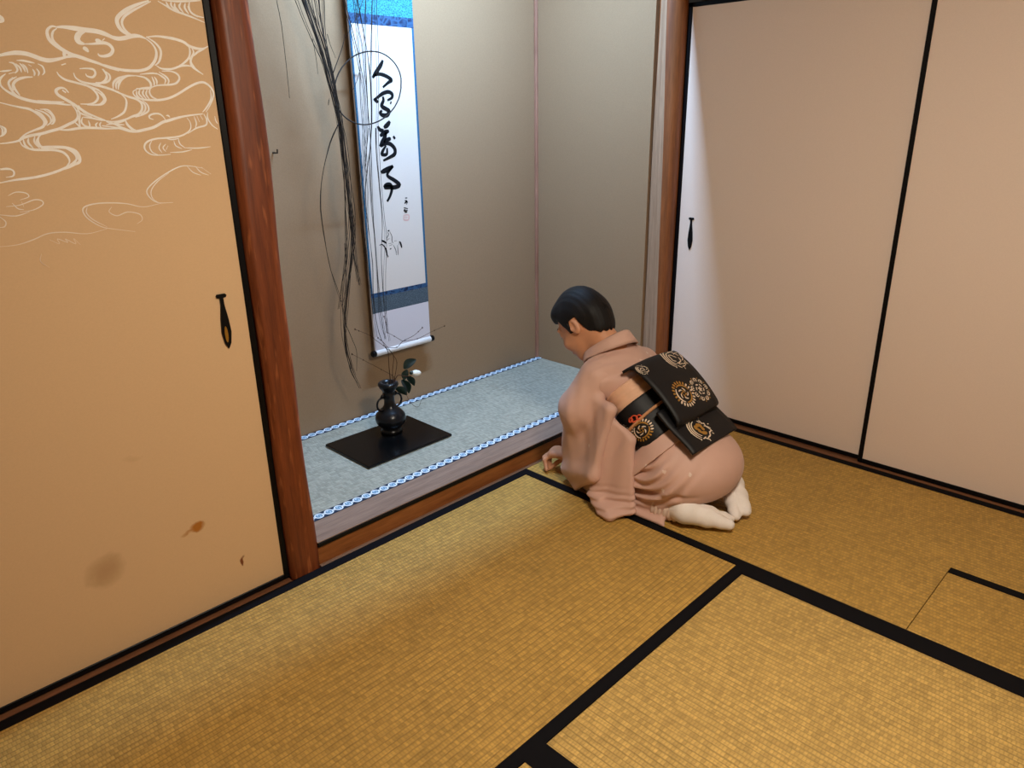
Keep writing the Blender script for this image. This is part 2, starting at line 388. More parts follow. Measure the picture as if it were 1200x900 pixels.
WAVES = [(8.8,[-1434,1425,-1423,1429,-1407,1433,-1393,1435,-1377,1434,-1364,1430,-1351,1425,-1339,1423,-1326,1425,-1310,1429,-1299,1432]),(7.6,[-1310,1486,-1320,1487,-1329,1480,-1331,1470,-1328,1460,-1319,1451,-1307,1443,-1294,1436,-1280,1432,-1262,1426,-1243,1420,-1227,1413,-1206,1407]),(4.7,[-1311,1484,-1319,1478,-1323,1469,-1322,1460,-1313,1450,-1303,1444]),(9.9,[-1311,1486,-1298,1487,-1280,1486,-1258,1484,-1239,1483,-1222,1479,-1204,1472,-1192,1471]),(11.7,[-1258,1482,-1271,1476,-1277,1467,-1274,1460,-1265,1457]),(7.0,[-1265,1457,-1250,1458,-1236,1460,-1224,1461,-1215,1457,-1211,1448,-1218,1439,-1231,1435,-1240,1436,-1242,1440]),(9.9,[-1242,1467,-1237,1464,-1230,1463]),(5.3,[-1223,1470,-1229,1465]),(8.8,[-1270,1448,-1265,1448,-1260,1442]),(7.0,[-1306,1444,-1307,1437,-1309,1429]),(6.4,[-1310,1429,-1294,1433,-1280,1432]),(6.4,[-1317,1415,-1308,1418]),(7.6,[-1407,1501,-1405,1496,-1405,1492,-1410,1488]),(4.7,[-1284,1409,-1269,1410,-1257,1408,-1255,1400,-1262,1393,-1272,1395,-1274,1400]),(4.7,[-1297,1401,-1295,1392,-1287,1385,-1274,1381,-1259,1380,-1242,1384,-1234,1394,-1234,1403,-1238,1410]),(4.1,[-1227,1401,-1227,1392,-1234,1385,-1251,1381]),(4.7,[-1328,1402,-1325,1395,-1315,1387,-1297,1382,-1279,1377,-1261,1371,-1253,1368]),(4.7,[-1274,1381,-1259,1377,-1242,1374,-1223,1369]),(4.1,[-1410,1417,-1402,1415,-1398,1404,-1404,1397]),(4.1,[-1396,1421,-1385,1421,-1374,1419,-1365,1417]),(3.5,[-1360,1416,-1352,1411,-1351,1401,-1356,1395]),(4.1,[-1399,1415,-1393,1408,-1392,1399]),(4.1,[-1392,1416,-1387,1409,-1385,1400]),(3.5,[-1387,1415,-1382,1408,-1381,1398]),(3.5,[-1371,1406,-1369,1399,-1371,1393]),(3.5,[-1364,1407,-1361,1400,-1364,1393]),(3.5,[-1377,1414,-1372,1411]),(3.5,[-1429,1400,-1419,1401,-1408,1403]),(4.1,[-1420,1396,-1428,1390,-1433,1383,-1433,1374,-1430,1367]),(5.3,[-1374,1391,-1388,1390,-1401,1386,-1409,1380,-1413,1372,-1413,1365]),(4.1,[-1402,1391,-1414,1385,-1419,1378,-1419,1367]),(3.5,[-1411,1390,-1406,1387]),(3.5,[-1415,1396,-1404,1399]),(8.8,[-1118,1550,-1138,1543,-1160,1533,-1178,1522,-1190,1511,-1192,1500,-1186,1488,-1174,1480,-1164,1477]),(5.3,[-1114,1549,-1134,1539,-1157,1527,-1174,1516,-1182,1505,-1181,1493,-1173,1484,-1162,1478]),(8.8,[-1227,1478,-1215,1475,-1198,1471,-1182,1473,-1164,1478,-1150,1478,-1138,1474]),(6.4,[-1138,1474,-1127,1465,-1121,1454,-1121,1442,-1128,1428,-1142,1415,-1160,1409,-1179,1408,-1200,1409,-1217,1413,-1230,1417,-1238,1419]),(5.3,[-1135,1477,-1120,1467,-1111,1455,-1111,1443,-1118,1428,-1128,1420]),(6.4,[-1137,1477,-1115,1480,-1094,1479,-1072,1476,-1055,1471,-1043,1463,-1025,1459,-1011,1460,-999,1465]),(4.7,[-1047,1466,-1044,1454,-1049,1439,-1063,1427,-1077,1420]),(5.3,[-1039,1460,-1036,1450,-1045,1435,-1045,1422,-1033,1412,-1021,1404]),(4.1,[-1048,1443,-1044,1426,-1035,1414]),(4.7,[-1037,1443,-1026,1452,-1009,1459]),(4.7,[-1125,1420,-1114,1414,-1092,1414,-1070,1421,-1054,1422,-1043,1420]),(4.7,[-1099,1551,-1083,1543,-1067,1535,-1045,1529,-1024,1523,-1000,1515]),(4.7,[-1027,1558,-1031,1546,-1029,1535,-1018,1528,-1000,1525]),(4.7,[-1081,1551,-1078,1543,-1071,1535]),(4.7,[-1070,1552,-1070,1543,-1058,1534]),(4.7,[-1062,1550,-1063,1542,-1054,1533]),(4.7,[-1048,1552,-1053,1543,-1045,1531]),(4.7,[-1038,1552,-1041,1542,-1034,1530]),(4.1,[-1034,1546,-1029,1535,-1014,1525]),(4.7,[-1090,1553,-1055,1554,-1027,1557,-1002,1560]),(4.7,[-1240,1410,-1234,1401,-1234,1391,-1245,1384]),(4.1,[-1233,1405,-1227,1397,-1230,1387,-1241,1383]),(5.3,[-1173,1398,-1192,1397,-1205,1389,-1212,1379,-1215,1369]),(4.7,[-1194,1398,-1211,1392,-1222,1383,-1225,1371]),(4.1,[-1207,1391,-1217,1381,-1219,1370]),(5.3,[-1173,1398,-1156,1395,-1146,1387,-1144,1378,-1150,1372,-1177,1372]),(4.1,[-1134,1397,-1130,1389,-1131,1380]),(4.1,[-1129,1405,-1117,1398,-1110,1391,-1114,1381]),(4.1,[-1122,1407,-1108,1398,-1103,1389,-1108,1380]),(4.7,[-1115,1409,-1095,1409,-1082,1404,-1078,1395,-1086,1385,-1100,1381,-1129,1379,-1145,1374]),(4.1,[-1139,1397,-1136,1385,-1138,1378]),(3.5,[-1164,1401,-1137,1404,-1125,1402]),(6.4,[-1434,1377,-1428,1367,-1416,1358,-1400,1350,-1382,1345,-1363,1343,-1343,1342,-1325,1339,-1314,1338]),(4.7,[-1418,1379,-1417,1368,-1411,1357,-1400,1351]),(4.7,[-1411,1379,-1410,1368,-1404,1356]),(4.1,[-1375,1347,-1350,1344,-1326,1344]),(6.4,[-1314,1362,-1320,1370,-1329,1371,-1337,1366,-1335,1358,-1324,1350,-1311,1341,-1301,1333,-1288,1323,-1272,1315,-1253,1307]),(8.8,[-1325,1367,-1319,1362]),(5.8,[-1313,1339,-1307,1328,-1306,1316,-1312,1307,-1327,1300,-1345,1292,-1361,1288,-1380,1283,-1399,1280,-1414,1276,-1426,1270,-1443,1267,-1458,1266]),(4.1,[-1306,1336,-1301,1322,-1305,1306,-1305,1293]),(3.5,[-1300,1338,-1293,1324,-1275,1316,-1257,1306]),(4.1,[-1306,1328,-1296,1320,-1278,1314]),(5.3,[-1350,1290,-1331,1289,-1307,1292,-1280,1292,-1256,1290,-1228,1289]),(4.1,[-1297,1314,-1301,1304,-1295,1296,-1282,1293]),(3.5,[-1287,1307,-1286,1298,-1288,1293]),(3.5,[-1269,1303,-1274,1298,-1272,1292]),(3.5,[-1262,1304,-1266,1298,-1264,1292]),(3.5,[-1315,1305,-1308,1297,-1307,1293]),(4.1,[-1297,1314,-1280,1312,-1259,1306]),(5.3,[-1442,1343,-1425,1338,-1409,1334,-1392,1330,-1380,1321,-1373,1312,-1371,1304,-1376,1296,-1392,1290,-1409,1283,-1422,1274]),(4.1,[-1389,1329,-1376,1323,-1369,1313,-1367,1304,-1374,1296]),(4.1,[-1383,1330,-1368,1324,-1359,1315,-1359,1305,-1368,1298]),(4.1,[-1374,1330,-1360,1329,-1353,1320,-1351,1310,-1356,1302,-1360,1301]),(3.5,[-1367,1329,-1356,1321,-1354,1310,-1362,1302]),(4.7,[-1308,1385,-1290,1380,-1272,1374,-1262,1364,-1259,1353,-1266,1344,-1278,1340,-1296,1340]),(4.7,[-1265,1371,-1252,1365,-1246,1356,-1245,1348,-1253,1340,-1269,1338,-1283,1338]),(4.1,[-1260,1366,-1251,1358,-1248,1348,-1259,1339]),(5.3,[-1278,1381,-1259,1378,-1237,1372,-1214,1364]),(4.1,[-1258,1383,-1243,1382,-1230,1385]),(6.4,[-1378,1284,-1387,1277,-1390,1267,-1386,1257,-1372,1256,-1349,1255,-1335,1252,-1324,1246,-1319,1235,-1321,1224,-1332,1219,-1346,1213,-1364,1209,-1374,1207]),(5.3,[-1423,1270,-1419,1260,-1405,1253,-1385,1251,-1365,1250,-1349,1245,-1341,1235,-1340,1225,-1348,1216]),(4.1,[-1416,1274,-1415,1262,-1408,1254]),(4.1,[-1406,1275,-1408,1266,-1401,1254]),(4.1,[-1394,1278,-1397,1267,-1390,1254]),(4.1,[-1388,1277,-1393,1265,-1385,1253]),(4.1,[-1342,1252,-1329,1243,-1325,1231,-1334,1219]),(3.5,[-1335,1251,-1323,1240,-1322,1226]),(4.7,[-1451,1300,-1444,1295,-1444,1288,-1450,1282,-1455,1279]),(3.5,[-1451,1298,-1448,1292,-1451,1283]),(3.5,[-1469,1216,-1459,1217,-1447,1215]),(5.3,[-1247,1374,-1228,1368,-1211,1361,-1197,1355,-1181,1350,-1172,1342,-1172,1330,-1181,1319,-1196,1314,-1212,1308,-1236,1304,-1259,1307]),(4.7,[-1211,1360,-1203,1350,-1204,1338,-1211,1324,-1225,1315,-1241,1309]),(4.1,[-1177,1350,-1165,1339,-1166,1327,-1177,1318]),(4.1,[-1169,1348,-1159,1338,-1159,1326,-1172,1318,-1190,1312]),(6.4,[-1262,1296,-1242,1293,-1224,1289,-1208,1284,-1192,1283,-1174,1286,-1153,1291,-1132,1301,-1120,1304,-1101,1309,-1082,1313,-1058,1316,-1036,1318]),(5.8,[-1212,1307,-1209,1297,-1201,1288,-1191,1284]),(4.1,[-1252,1304,-1237,1299,-1216,1297]),(4.1,[-1253,1298,-1232,1301,-1213,1305]),(4.1,[-1248,1306,-1225,1293,-1204,1285]),(4.1,[-1151,1307,-1159,1310,-1159,1315,-1150,1319,-1137,1319,-1129,1313,-1124,1304]),(3.5,[-1122,1315,-1117,1315,-1114,1311]),(5.3,[-1175,1371,-1185,1365,-1182,1356,-1169,1350,-1147,1348,-1125,1349,-1104,1354,-1082,1364,-1060,1376,-1039,1385,-1023,1387,-1010,1379,-1003,1366,-1007,1351,-1017,1335,-1028,1322]),(4.7,[-1175,1371,-1158,1373,-1145,1375]),(4.1,[-1169,1371,-1173,1361,-1164,1350]),(4.1,[-1161,1370,-1165,1361,-1158,1349]),(4.1,[-1154,1370,-1158,1360,-1152,1349]),(4.1,[-1145,1375,-1150,1365,-1146,1355,-1134,1349]),(3.5,[-1177,1368,-1178,1358,-1171,1351]),(4.1,[-1009,1371,-1011,1351,-1024,1333,-1036,1322]),(4.1,[-1075,1310,-1069,1299,-1071,1285,-1084,1275,-1103,1269,-1131,1267,-1153,1266,-1172,1261,-1181,1252,-1180,1241,-1168,1232,-1146,1230,-1126,1231]),(3.5,[-1058,1313,-1055,1298,-1059,1287]),(3.5,[-1051,1314,-1047,1300]),(3.5,[-1043,1315,-1038,1305]),(4.1,[-1034,1318,-1029,1305,-1033,1293,-1056,1287,-1079,1275]),(3.5,[-1024,1322,-1026,1309,-1018,1293,-1005,1283]),(2.9,[-1008,1313,-1007,1302,-1003,1295]),(2.9,[-1163,1262,-1170,1251,-1167,1238,-1155,1231]),(2.9,[-1144,1257,-1150,1246,-1145,1235]),(2.9,[-1133,1254,-1141,1246,-1136,1237]),(2.9,[-1129,1250,-1135,1241]),(2.9,[-1103,1266,-1101,1253,-1091,1244]),(2.9,[-1114,1260,-1111,1249,-1098,1242]),(2.9,[-1127,1235,-1099,1235,-1075,1239]),(2.9,[-1093,1244,-1061,1242,-1029,1244]),(2.9,[-1131,1266,-1118,1263,-1101,1265]),(5.3,[-1475,1191,-1446,1195,-1409,1198,-1371,1206,-1341,1218,-1323,1232]),(3.5,[-1469,1218,-1455,1218,-1446,1212,-1449,1203,-1462,1201]),(2.9,[-1056,1196,-1088,1203,-1112,1202,-1146,1188,-1177,1170,-1194,1153,-1187,1135,-1171,1125,-1139,1123]),(2.3,[-1137,1190,-1167,1172,-1184,1153,-1183,1135,-1167,1122]),(2.3,[-1093,1203,-1081,1188,-1063,1180]),(2.3,[-1074,1202,-1062,1187,-1044,1179]),(2.3,[-1060,1199,-1038,1181]),(2.9,[-1171,1123,-1208,1119,-1241,1129,-1274,1134,-1306,1135,-1330,1130,-1334,1118,-1325,1102,-1304,1085,-1284,1078,-1235,1066]),(2.3,[-1324,1130,-1328,1117,-1317,1101,-1292,1083]),(2.3,[-1275,1125,-1282,1115,-1267,1105,-1244,1111,-1219,1104,-1215,1091,-1228,1083]),(2.3,[-1293,1079,-1335,1073,-1377,1081,-1411,1082,-1439,1073,-1470,1066,-1502,1066]),(2.3,[-1466,1165,-1451,1171,-1434,1168,-1430,1160,-1447,1155]),(2.3,[-1474,1144,-1449,1145,-1422,1153,-1408,1150,-1408,1142,-1427,1133,-1452,1131]),(2.3,[-1488,1129,-1461,1124,-1435,1130]),(2.3,[-1462,1150,-1454,1138,-1444,1135]),(2.3,[-1445,1151,-1443,1141]),(2.3,[-1489,1125,-1481,1114,-1485,1105,-1494,1104]),(1.8,[-1410,1069,-1393,1058,-1395,1069,-1377,1059,-1380,1067,-1362,1054,-1364,1066,-1353,1051]),(1.8,[-1431,1042,-1436,1026,-1422,1011])]
CALLI = {'ren': [(10.0,[4,1510,-7,1493,-25,1473,-38,1459,-50,1446]),(8.7,[-43,1454,-20,1460,3,1457,27,1448,38,1439,21,1430,-5,1413])],'kan': [(8.0,[-53,1371,-39,1363,-32,1359]),(8.7,[-49,1369,-28,1380,-7,1391,18,1397,36,1390,35,1376,12,1366]),(10.0,[-8,1380,-7,1365,-17,1346,4,1334,16,1327,7,1312,-16,1312,-27,1321,-16,1329]),(6.7,[30,1362,26,1352])],'ban': [(11.1,[18,1289,3,1275,-14,1266]),(8.9,[-43,1272,-33,1258,-15,1256]),(11.1,[10,1253,-13,1247,-35,1235]),(11.1,[-4,1250,-13,1229,-26,1212,-39,1196]),(9.6,[-19,1212,5,1222,17,1223]),(11.1,[29,1233,37,1222]),(9.6,[-34,1196,-10,1206,13,1203,32,1185,30,1165,4,1153,-28,1142]),(8.1,[-9,1199,-26,1180,-32,1166,-9,1166,-5,1190])],'ji': [(11.9,[-43,1098,-19,1105,19,1119]),(10.4,[19,1119,-9,1095,-10,1081,19,1064,44,1044,22,1036,-2,1038,-28,1040,-20,1048,-1,1047,4,1028,-7,1003,-23,983])]}
SIGN = [(7.3,[69,989,80,989]),(7.3,[66,979,77,975,63,968]),(6.0,[81,973,73,963]),(7.3,[59,951,79,945]),(6.7,[65,945,60,938,78,938]),(8.7,[62,931,75,932])]
SEAL = [(6.7,[57,921,81,919,79,900,56,902,57,921]),(4.0,[68,918,67,903]),(4.0,[58,912,78,909])]
HORSE = [(10.0,[-31,865,-22,867]),(3.0,[-32,861,-28,851,-38,838,-37,827]),(3.0,[-21,862,-12,842,-13,824,-8,813]),(3.3,[-25,836,-34,829]),(8.0,[-66,831,-54,826,-42,817]),(4.7,[-77,813,-64,815,-52,803,-44,790,-42,770,-36,760]),(3.0,[-52,805,-47,783,-41,759]),(2.7,[-31,814,-14,814]),(2.7,[-28,805,-12,808]),(7.3,[-27,790,-19,793]),(3.0,[-8,806,3,783,4,765]),(3.0,[14,803,14,778,14,760]),(2.7,[-2,821,11,821]),(8.7,[26,816,31,805,35,788]),(2.7,[22,818,20,802]),(4.0,[4,766,6,762]),(4.0,[-43,761,-40,758])]
WILLOW = [(2.2,[-386,600,1672,-346,600,1546,-318,600,1439,-293,600,1328,-281,600,1241,-280,600,1123,-278,600,1001,-280,600,875,-301,600,748,-330,600,620,-352,600,488,-340,600,380,-306,600,281]),(1.6,[-358,630,1677,-315,630,1536,-287,630,1427,-264,630,1314,-252,630,1196,-250,630,1074,-256,630,949,-286,630,808,-321,630,664,-332,630,530,-324,630,423,-302,630,327]),(1.6,[-385,570,1669,-338,570,1523,-317,570,1411,-301,570,1299,-300,570,1155,-298,570,1035,-285,570,910,-313,570,786,-349,570,662,-368,570,525,-352,570,383]),(1.5,[-330,620,1679,-320,620,1601,-303,620,1536,-286,620,1431,-276,620,1337,-272,620,1294,-268,620,1211,-266,620,1060,-257,620,928,-255,620,805,-253,620,705]),(1.5,[-327,600,1677,-324,600,1600,-312,600,1516,-297,600,1449,-286,600,1337,-285,600,1241,-283,600,1093,-278,600,932,-276,600,842,-314,600,701,-342,600,582]),(1.3,[-281,640,1685,-285,640,1605,-283,640,1524,-272,640,1451,-264,640,1357,-253,640,1255,-237,640,1103,-229,640,962,-248,640,851]),(1.2,[-427,580,1667,-405,580,1610,-376,580,1543,-350,580,1487,-331,580,1411,-311,580,1332,-302,580,1271,-297,580,1154,-306,580,1035,-319,580,913,-329,580,788]),(1.2,[-388,600,1672,-362,600,1601,-338,600,1533,-324,600,1457,-307,600,1356,-294,600,1285,-290,600,1123,-296,600,1002,-309,600,814,-338,600,721,-365,600,620]),(1.4,[-371,610,1674,-346,610,1595,-323,610,1507,-310,610,1431,-290,610,1347,-286,610,1270,-277,610,1122,-271,610,968,-269,610,808,-263,610,748,-257,610,693]),(1.0,[-365,600,1558,-360,600,1527,-357,600,1488,-356,600,1447]),(1.0,[-279,640,1579,-269,640,1543,-253,640,1503]),(1.0,[-323,600,1365,-326,600,1347,-320,600,1370]),(1.3,[-567,450,1641,-560,450,1576,-559,450,1505,-559,450,1436,-560,450,1365]),(1.2,[-286,600,1291,-333,600,1220,-377,600,1114,-395,600,1026,-397,600,945,-386,600,793,-360,600,692,-345,600,623,-347,600,539,-345,600,452]),(1.2,[-312,600,863,-320,600,718,-344,600,639]),(1.3,[-337,600,628,-340,600,561,-320,600,495,-303,600,435,-311,600,355]),(1.2,[-351,590,559,-355,590,456,-345,590,366,-319,590,309]),(1.1,[-267,620,871,-260,620,789,-252,620,721,-247,620,687]),(1.1,[-268,620,1106,-283,620,968,-293,620,842,-322,620,716,-337,620,618]),(1.4,[-119,640,1698,-146,640,1647,-175,640,1612,-205,640,1569]),(1.5,[-178,640,1618,-161,640,1544,-147,640,1459,-143,640,1386,-148,640,1298,-161,640,1207,-185,640,1085,-202,640,991,-194,640,844,-189,640,726,-179,640,620,-173,640,458]),(1.3,[-131,640,1621,-117,640,1532,-111,640,1445,-115,640,1327,-134,640,1206,-160,640,1099,-177,640,1005,-173,640,891,-166,640,756,-175,640,619,-163,640,474,-124,640,384]),(1.5,[-78,640,1702,-93,640,1589,-111,640,1445,-121,640,1297,-144,640,1145,-152,640,987,-147,640,821,-148,640,684,-144,640,542,-136,640,439]),(1.3,[-145,640,1696,-146,640,1614,-135,640,1545,-134,640,1445,-134,640,1327,-148,640,1222,-171,640,1068,-193,640,926,-191,640,793,-187,640,663]),(1.3,[-105,640,1700,-119,640,1588,-127,640,1474,-132,640,1342,-132,640,1191,-140,640,1066,-146,640,921,-146,640,787,-151,640,650,-149,640,536,-132,640,445]),(1.2,[-60,640,1703,-65,640,1562,-75,640,1417,-93,640,1266,-96,640,1111,-94,640,948,-91,640,848,-111,640,678,-119,640,537,-121,640,465]),(1.2,[-159,640,1695,-157,640,1613,-154,640,1502,-162,640,1386,-163,640,1268,-163,640,1146,-163,640,1036,-183,640,908,-202,640,795]),(1.1,[-154,640,1467,-177,640,1421,-198,640,1392]),(1.2,[-105,640,1267,-110,640,1174,-108,640,1063,-106,640,917,-122,640,784,-128,640,629,-126,640,557,-116,640,427]),(1.1,[-136,640,1267,-170,640,1115,-186,640,1037]),(2.4,[-25,572,1406,-44,562,1373,-71,555,1342,-104,551,1316,-140,550,1296,-176,553,1284,-210,559,1280,-240,567,1285,-264,578,1298,-280,591,1318,-288,604,1343,-287,617,1373,-277,628,1405,-258,638,1437,-233,645,1467,-202,649,1493,-168,650,1514,-132,647,1527,-98,641,1532,-66,633,1529,-41,622,1517,-23,609,1497,-13,596,1471,-14,583,1440,-25,572,1406]),(1.6,[-296,600,1451,-271,600,1495,-244,600,1545,-234,600,1578])]
TWIGS = [(2.2,[-219,505,292,-221,505,372,-220,505,432,-230,505,455]),(1.8,[-207,505,288,-206,505,350,-196,505,412,-230,505,455,-271,505,492,-300,505,520,-378,480,565]),(1.8,[-211,505,289,-195,505,329,-182,505,380,-196,505,415,-236,505,474,-262,505,501]),(1.8,[-212,530,446,-159,530,434,-127,530,452,-69,530,464,-23,530,487]),(1.5,[-127,530,452,-45,540,442,45,560,448,129,570,455]),(1.5,[-127,530,452,-167,530,482,-192,540,501]),(1.5,[-192,540,501,-196,540,543,-202,540,568]),(1.5,[-210,505,297,-201,505,324,-259,505,371,-322,505,418,-407,470,477]),(1.6,[-217,490,302,-193,490,332,-160,490,320,-126,490,311]),(1.0,[-165,490,258,-150,480,212,-126,480,182,-104,480,176,-89,480,202])]


# ------------------------------------------------------------------ room shell
S = lambda o, label, cat=None: tag(o, label, cat, kind='structure')
XL, XR, YN, CZ = -2.90, 1.10, -2.95, 2.32
S(MB().box(XL, 1.25, YN, 0.85, -.12, -.055).build('floor', M['subfloor']), 'wooden underfloor below the straw mats', 'floor')
S(MB().box(XL, 1.25, YN, -.04, CZ, CZ + .05).build('ceiling', M['ceil']), 'plain cedar board ceiling over the mat room', 'ceiling')
S(MB().box(XL, -.985, .075, .12, 1.80, CZ).box(XL, -1.93, .03, .12, -.055, 1.80).build('wall_left', M['plaster_room']), 'plaster wall around and above the painted sliding door', 'wall')
S(MB().box(1.06, 1.12, -1.86, -.03, 1.80, CZ).box(1.06, 1.12, YN, -1.86, -.055, CZ).build('wall_right', M['plaster_room']), 'plaster wall around and above the pale sliding doors', 'wall')
S(MB().box(XL, 1.12, YN - .05, YN, -.055, CZ).build('wall_front', M['plaster_room']), 'plain plaster wall opposite the alcove', 'wall')
S(MB().box(XL - .05, XL, YN, .12, -.055, CZ).build('wall_side', M['plaster_room']), 'plain plaster wall opposite the pale sliding doors', 'wall')
# lintels over the doors
S(MB().box(XL, -.985, .0, .09, 1.722, 1.80).build('trim_1', M['sill']), 'wooden lintel above the painted sliding door', 'lintel')
S(MB().box(.945, 1.06, -1.9, -.045, 1.722, 1.80).build('trim_2', M['sill_y']), 'wooden lintel above the pale sliding doors', 'lintel')
# alcove shell
S(MB().box(-1.0, 1.0, .76, .82, -.055, 2.32).build('wall_back', M['plaster']), 'grey earth plaster back wall of the alcove', 'wall')
S(MB().box(.92, .98, .10, .76, -.055, 2.32).build('wall_alcove_right', M['plaster']), 'grey plaster side wall of the alcove beside the planed log post', 'wall')
S(MB().box(-1.0, -.94, .10, .76, -.055, 2.32).build('wall_alcove_left', M['plaster']), 'grey plaster side wall of the alcove behind the red-brown post', 'wall')
S(MB().box(-1.0, .98, .03, .82, 2.32, 2.36).build('ceiling_alcove', M['ceil']), 'board ceiling of the alcove', 'ceiling')
S(MB().box(-.90, .93, -.03, .028, 1.95, 2.03, .003).build('trim_3', M['beam']), 'wooden drop beam across the top of the alcove', 'beam')
S(MB().box(-.99, 1.0, -.028, .026, 2.03, 2.34).build('wall_alcove_front', M['plaster_room']), 'short plaster wall above the drop beam of the alcove', 'wall')
S(MB().box(.905, .92, .745, .76, .085, 2.32, .002).build('trim_4', M['trim_pink']), 'thin reddish corner strip where the alcove walls meet', 'trim')
# door tracks
S(MB().box(XL, -.985, .0, .019, -.055, .003).box(XL, -.985, .019, .075, -.055, -.0005).build('trim_5', M['sill']), 'wooden floor track under the painted sliding door', 'track')
S(MB().box(.945, .962, -1.93, -.02, -.055, .003).box(.962, 1.06, -1.93, -.02, -.055, -.0005).build('trim_6', M['sill_y']), 'wooden floor track under the pale sliding doors', 'track')

# alcove step
st = empty('alcove_step', (0.02, .06, -.055), 'raised wooden sill beam along the front of the alcove', 'step', kind='structure')
MB().box(-.885, .92, .012, .118, -.055, .066, .002).build('front_beam', M['beam'], st)
MB().box(-.885, .92, .004, .118, .066, .0815, .002).build('dark_edge', M['lacquer'], st)
MB().box(-.885, .92, .006, .122, .0815, .0855, .001).build('sill_top', M['beam_top'], st)
MB().box(-.885, .92, .0005, .012, -.055, .004).build('floor_strip', M['beam_top'], st)
S(MB().box(-.94, .92, .118, .76, -.055, .062).build('alcove_floor', M['subfloor']), 'raised board floor under the alcove mat', 'floor')

# red-brown front post: hewn pillar with a wavering outline
def post_left():
    mb = MB(); n = 20; V = []; F = []; K = 44; rnd = random.Random(4)
    ph = [rnd.uniform(0, 6.28) for _ in range(6)]
    for k in range(K + 1):
        z = -.055 + (2.32 + .055) * k / K
        wob = .0035 * math.sin(z * 5 + ph[0]) + .0025 * math.sin(z * 11 + ph[1]); w2 = .002 * math.sin(z * 8 + ph[2])
        x0, x1, y0, y1, r = -.982 + w2, -.888 + wob, .0005, .10, .016
        cs = [(x0 + .004, y0 + .001), ((x0 + x1) / 2 - .02, y0 - .0), ((x0 + x1) / 2 + .015, y0 - .0)]
        for a in range(6):
            t = -math.pi / 2 + a / 5 * math.pi / 2; cs.append((x1 - r * 1.6 + r * 1.6 * math.cos(t), y0 + r + r * math.sin(t)))
        cs += [(x1, y1 - .01), (x1 - .01, y1), (x0 + .004, y1)]
        for c in cs: V.append((c[0], c[1], z))
    n = len(cs)
    for k in range(K):
        for j in range(n): F.append((k * n + j, k * n + (j + 1) % n, (k + 1) * n + (j + 1) % n, (k + 1) * n + j))
    F += [tuple(range(n - 1, -1, -1)), tuple(K * n + j for j in range(n))]
    return mb.add(V, F)
S(post_left().build('alcove_post', M['post_red'], smooth=True), 'red-brown hewn wooden post beside the painted sliding door', 'post')

# log post with a planed face that narrows upwards
def log_post():
    root = empty('alcove_post', (.965, .045, -.055), 'round chestnut log post with a tapering planed face beside the pale doors', 'post', kind='structure')
    cx, cy, R0 = .965, .045, .058; na = math.radians(166)    # direction of the planed face
    nx, ny = math.cos(na), math.sin(na); K = 40; N = 40
    log = MB(); face = MB(); V = []; F = []; E = []
    for k in range(K + 1):
        z = -.055 + 2.375 * k / K
        d = .036 + .0155 * max(0, z) / 1.4; d = min(d, .0572); R = R0 + .0008 * math.sin(z * 7)
        half = math.acos(min(1, d / R))
        ring = [na + half + (2 * math.pi - 2 * half) * j / (N - 1) for j in range(N)]
        for a in ring: V.append((cx + R * math.cos(a), cy + R * math.sin(a), z))
        E.append((V[-N], V[-1]))
    for k in range(K):
        for j in range(N - 1): F.append((k * N + j, k * N + j + 1, (k + 1) * N + j + 1, (k + 1) * N + j))
    log.add(V, F).build('log', M['post_brown'], root, smooth=True)
    V = []; F = []
    for k in range(K + 1):
        a, b = E[k]; V += [a, b, (b[0] - nx * .03, b[1] - ny * .03, b[2]), (a[0] - nx * .03, a[1] - ny * .03, a[2])]
    for k in range(K):
        for j in range(4): F.append((4 * k + j, 4 * k + (j + 1) % 4, 4 * k + 4 + (j + 1) % 4, 4 * k + 4 + j))
    F += [(0, 1, 2, 3), (4 * K, 4 * K + 1, 4 * K + 2, 4 * K + 3)]
    face.add(V, F).build('planed_face', M['post_face'], root)
log_post()

# ------------------------------------------------------------------ tatami
def tatami(label, x0, x1, y0, y1, along, mat, borders, hole=None):
    root = empty('tatami_mat', ((x0 + x1) / 2, (y0 + y1) / 2, -.055), label, 'mat', 'tatami mats of the room floor')
    g = .0006; bw = .034
    mb = MB()
    ax0, ax1, ay0, ay1 = x0 + g, x1 - g, y0 + g, y1 - g
    if hole:
        hx0, hx1, hy0, hy1 = hole
        mb.box(ax0, hx0, ay0, ay1, -.055, 0); mb.box(hx1, ax1, ay0, ay1, -.055, 0)
        mb.box(hx0, hx1, ay0, hy0, -.055, 0); mb.box(hx0, hx1, hy1, ay1, -.055, 0)
    else: mb.box(ax0, ax1, ay0, ay1, -.055, 0, .002)
    mb.build('rush_cover', mat, root)
    for b in borders:
        if b == 'x0': q = (x0, x0 + bw, y0, y1)
        if b == 'x1': q = (x1 - bw, x1, y0, y1)
        if b == 'y0': q = (x0, x1, y0, y0 + bw)
        if b == 'y1': q = (x0, x1, y1 - bw, y1)
        MB().box(*q, -.004, .0012).build('border', M['heri'], root)
    return root
W = .955
tatami('long straw mat with black borders lying along the alcove step', -1.91, 0, -W, 0, 'X', M['tat_x'], ['y0', 'y1'])
tatami('long straw mat along the pale sliding doors, under the kneeling person', 0, .945, -1.905, 0, 'Y', M['tat_y'], ['x0', 'x1'], hole=(.035, .430, -1.82, -1.3955))
tatami('square half mat bordered black, meeting the corner of two long mats', -.944, 0, -1.905, -W, 'Y', M['tat_y2'], ['x0', 'x1'])
tatami('straw mat that shows only a corner beyond the square half mat', -1.91, -.944, -2.86, -W, 'Y', M['tat_y2'], ['x0', 'x1'])
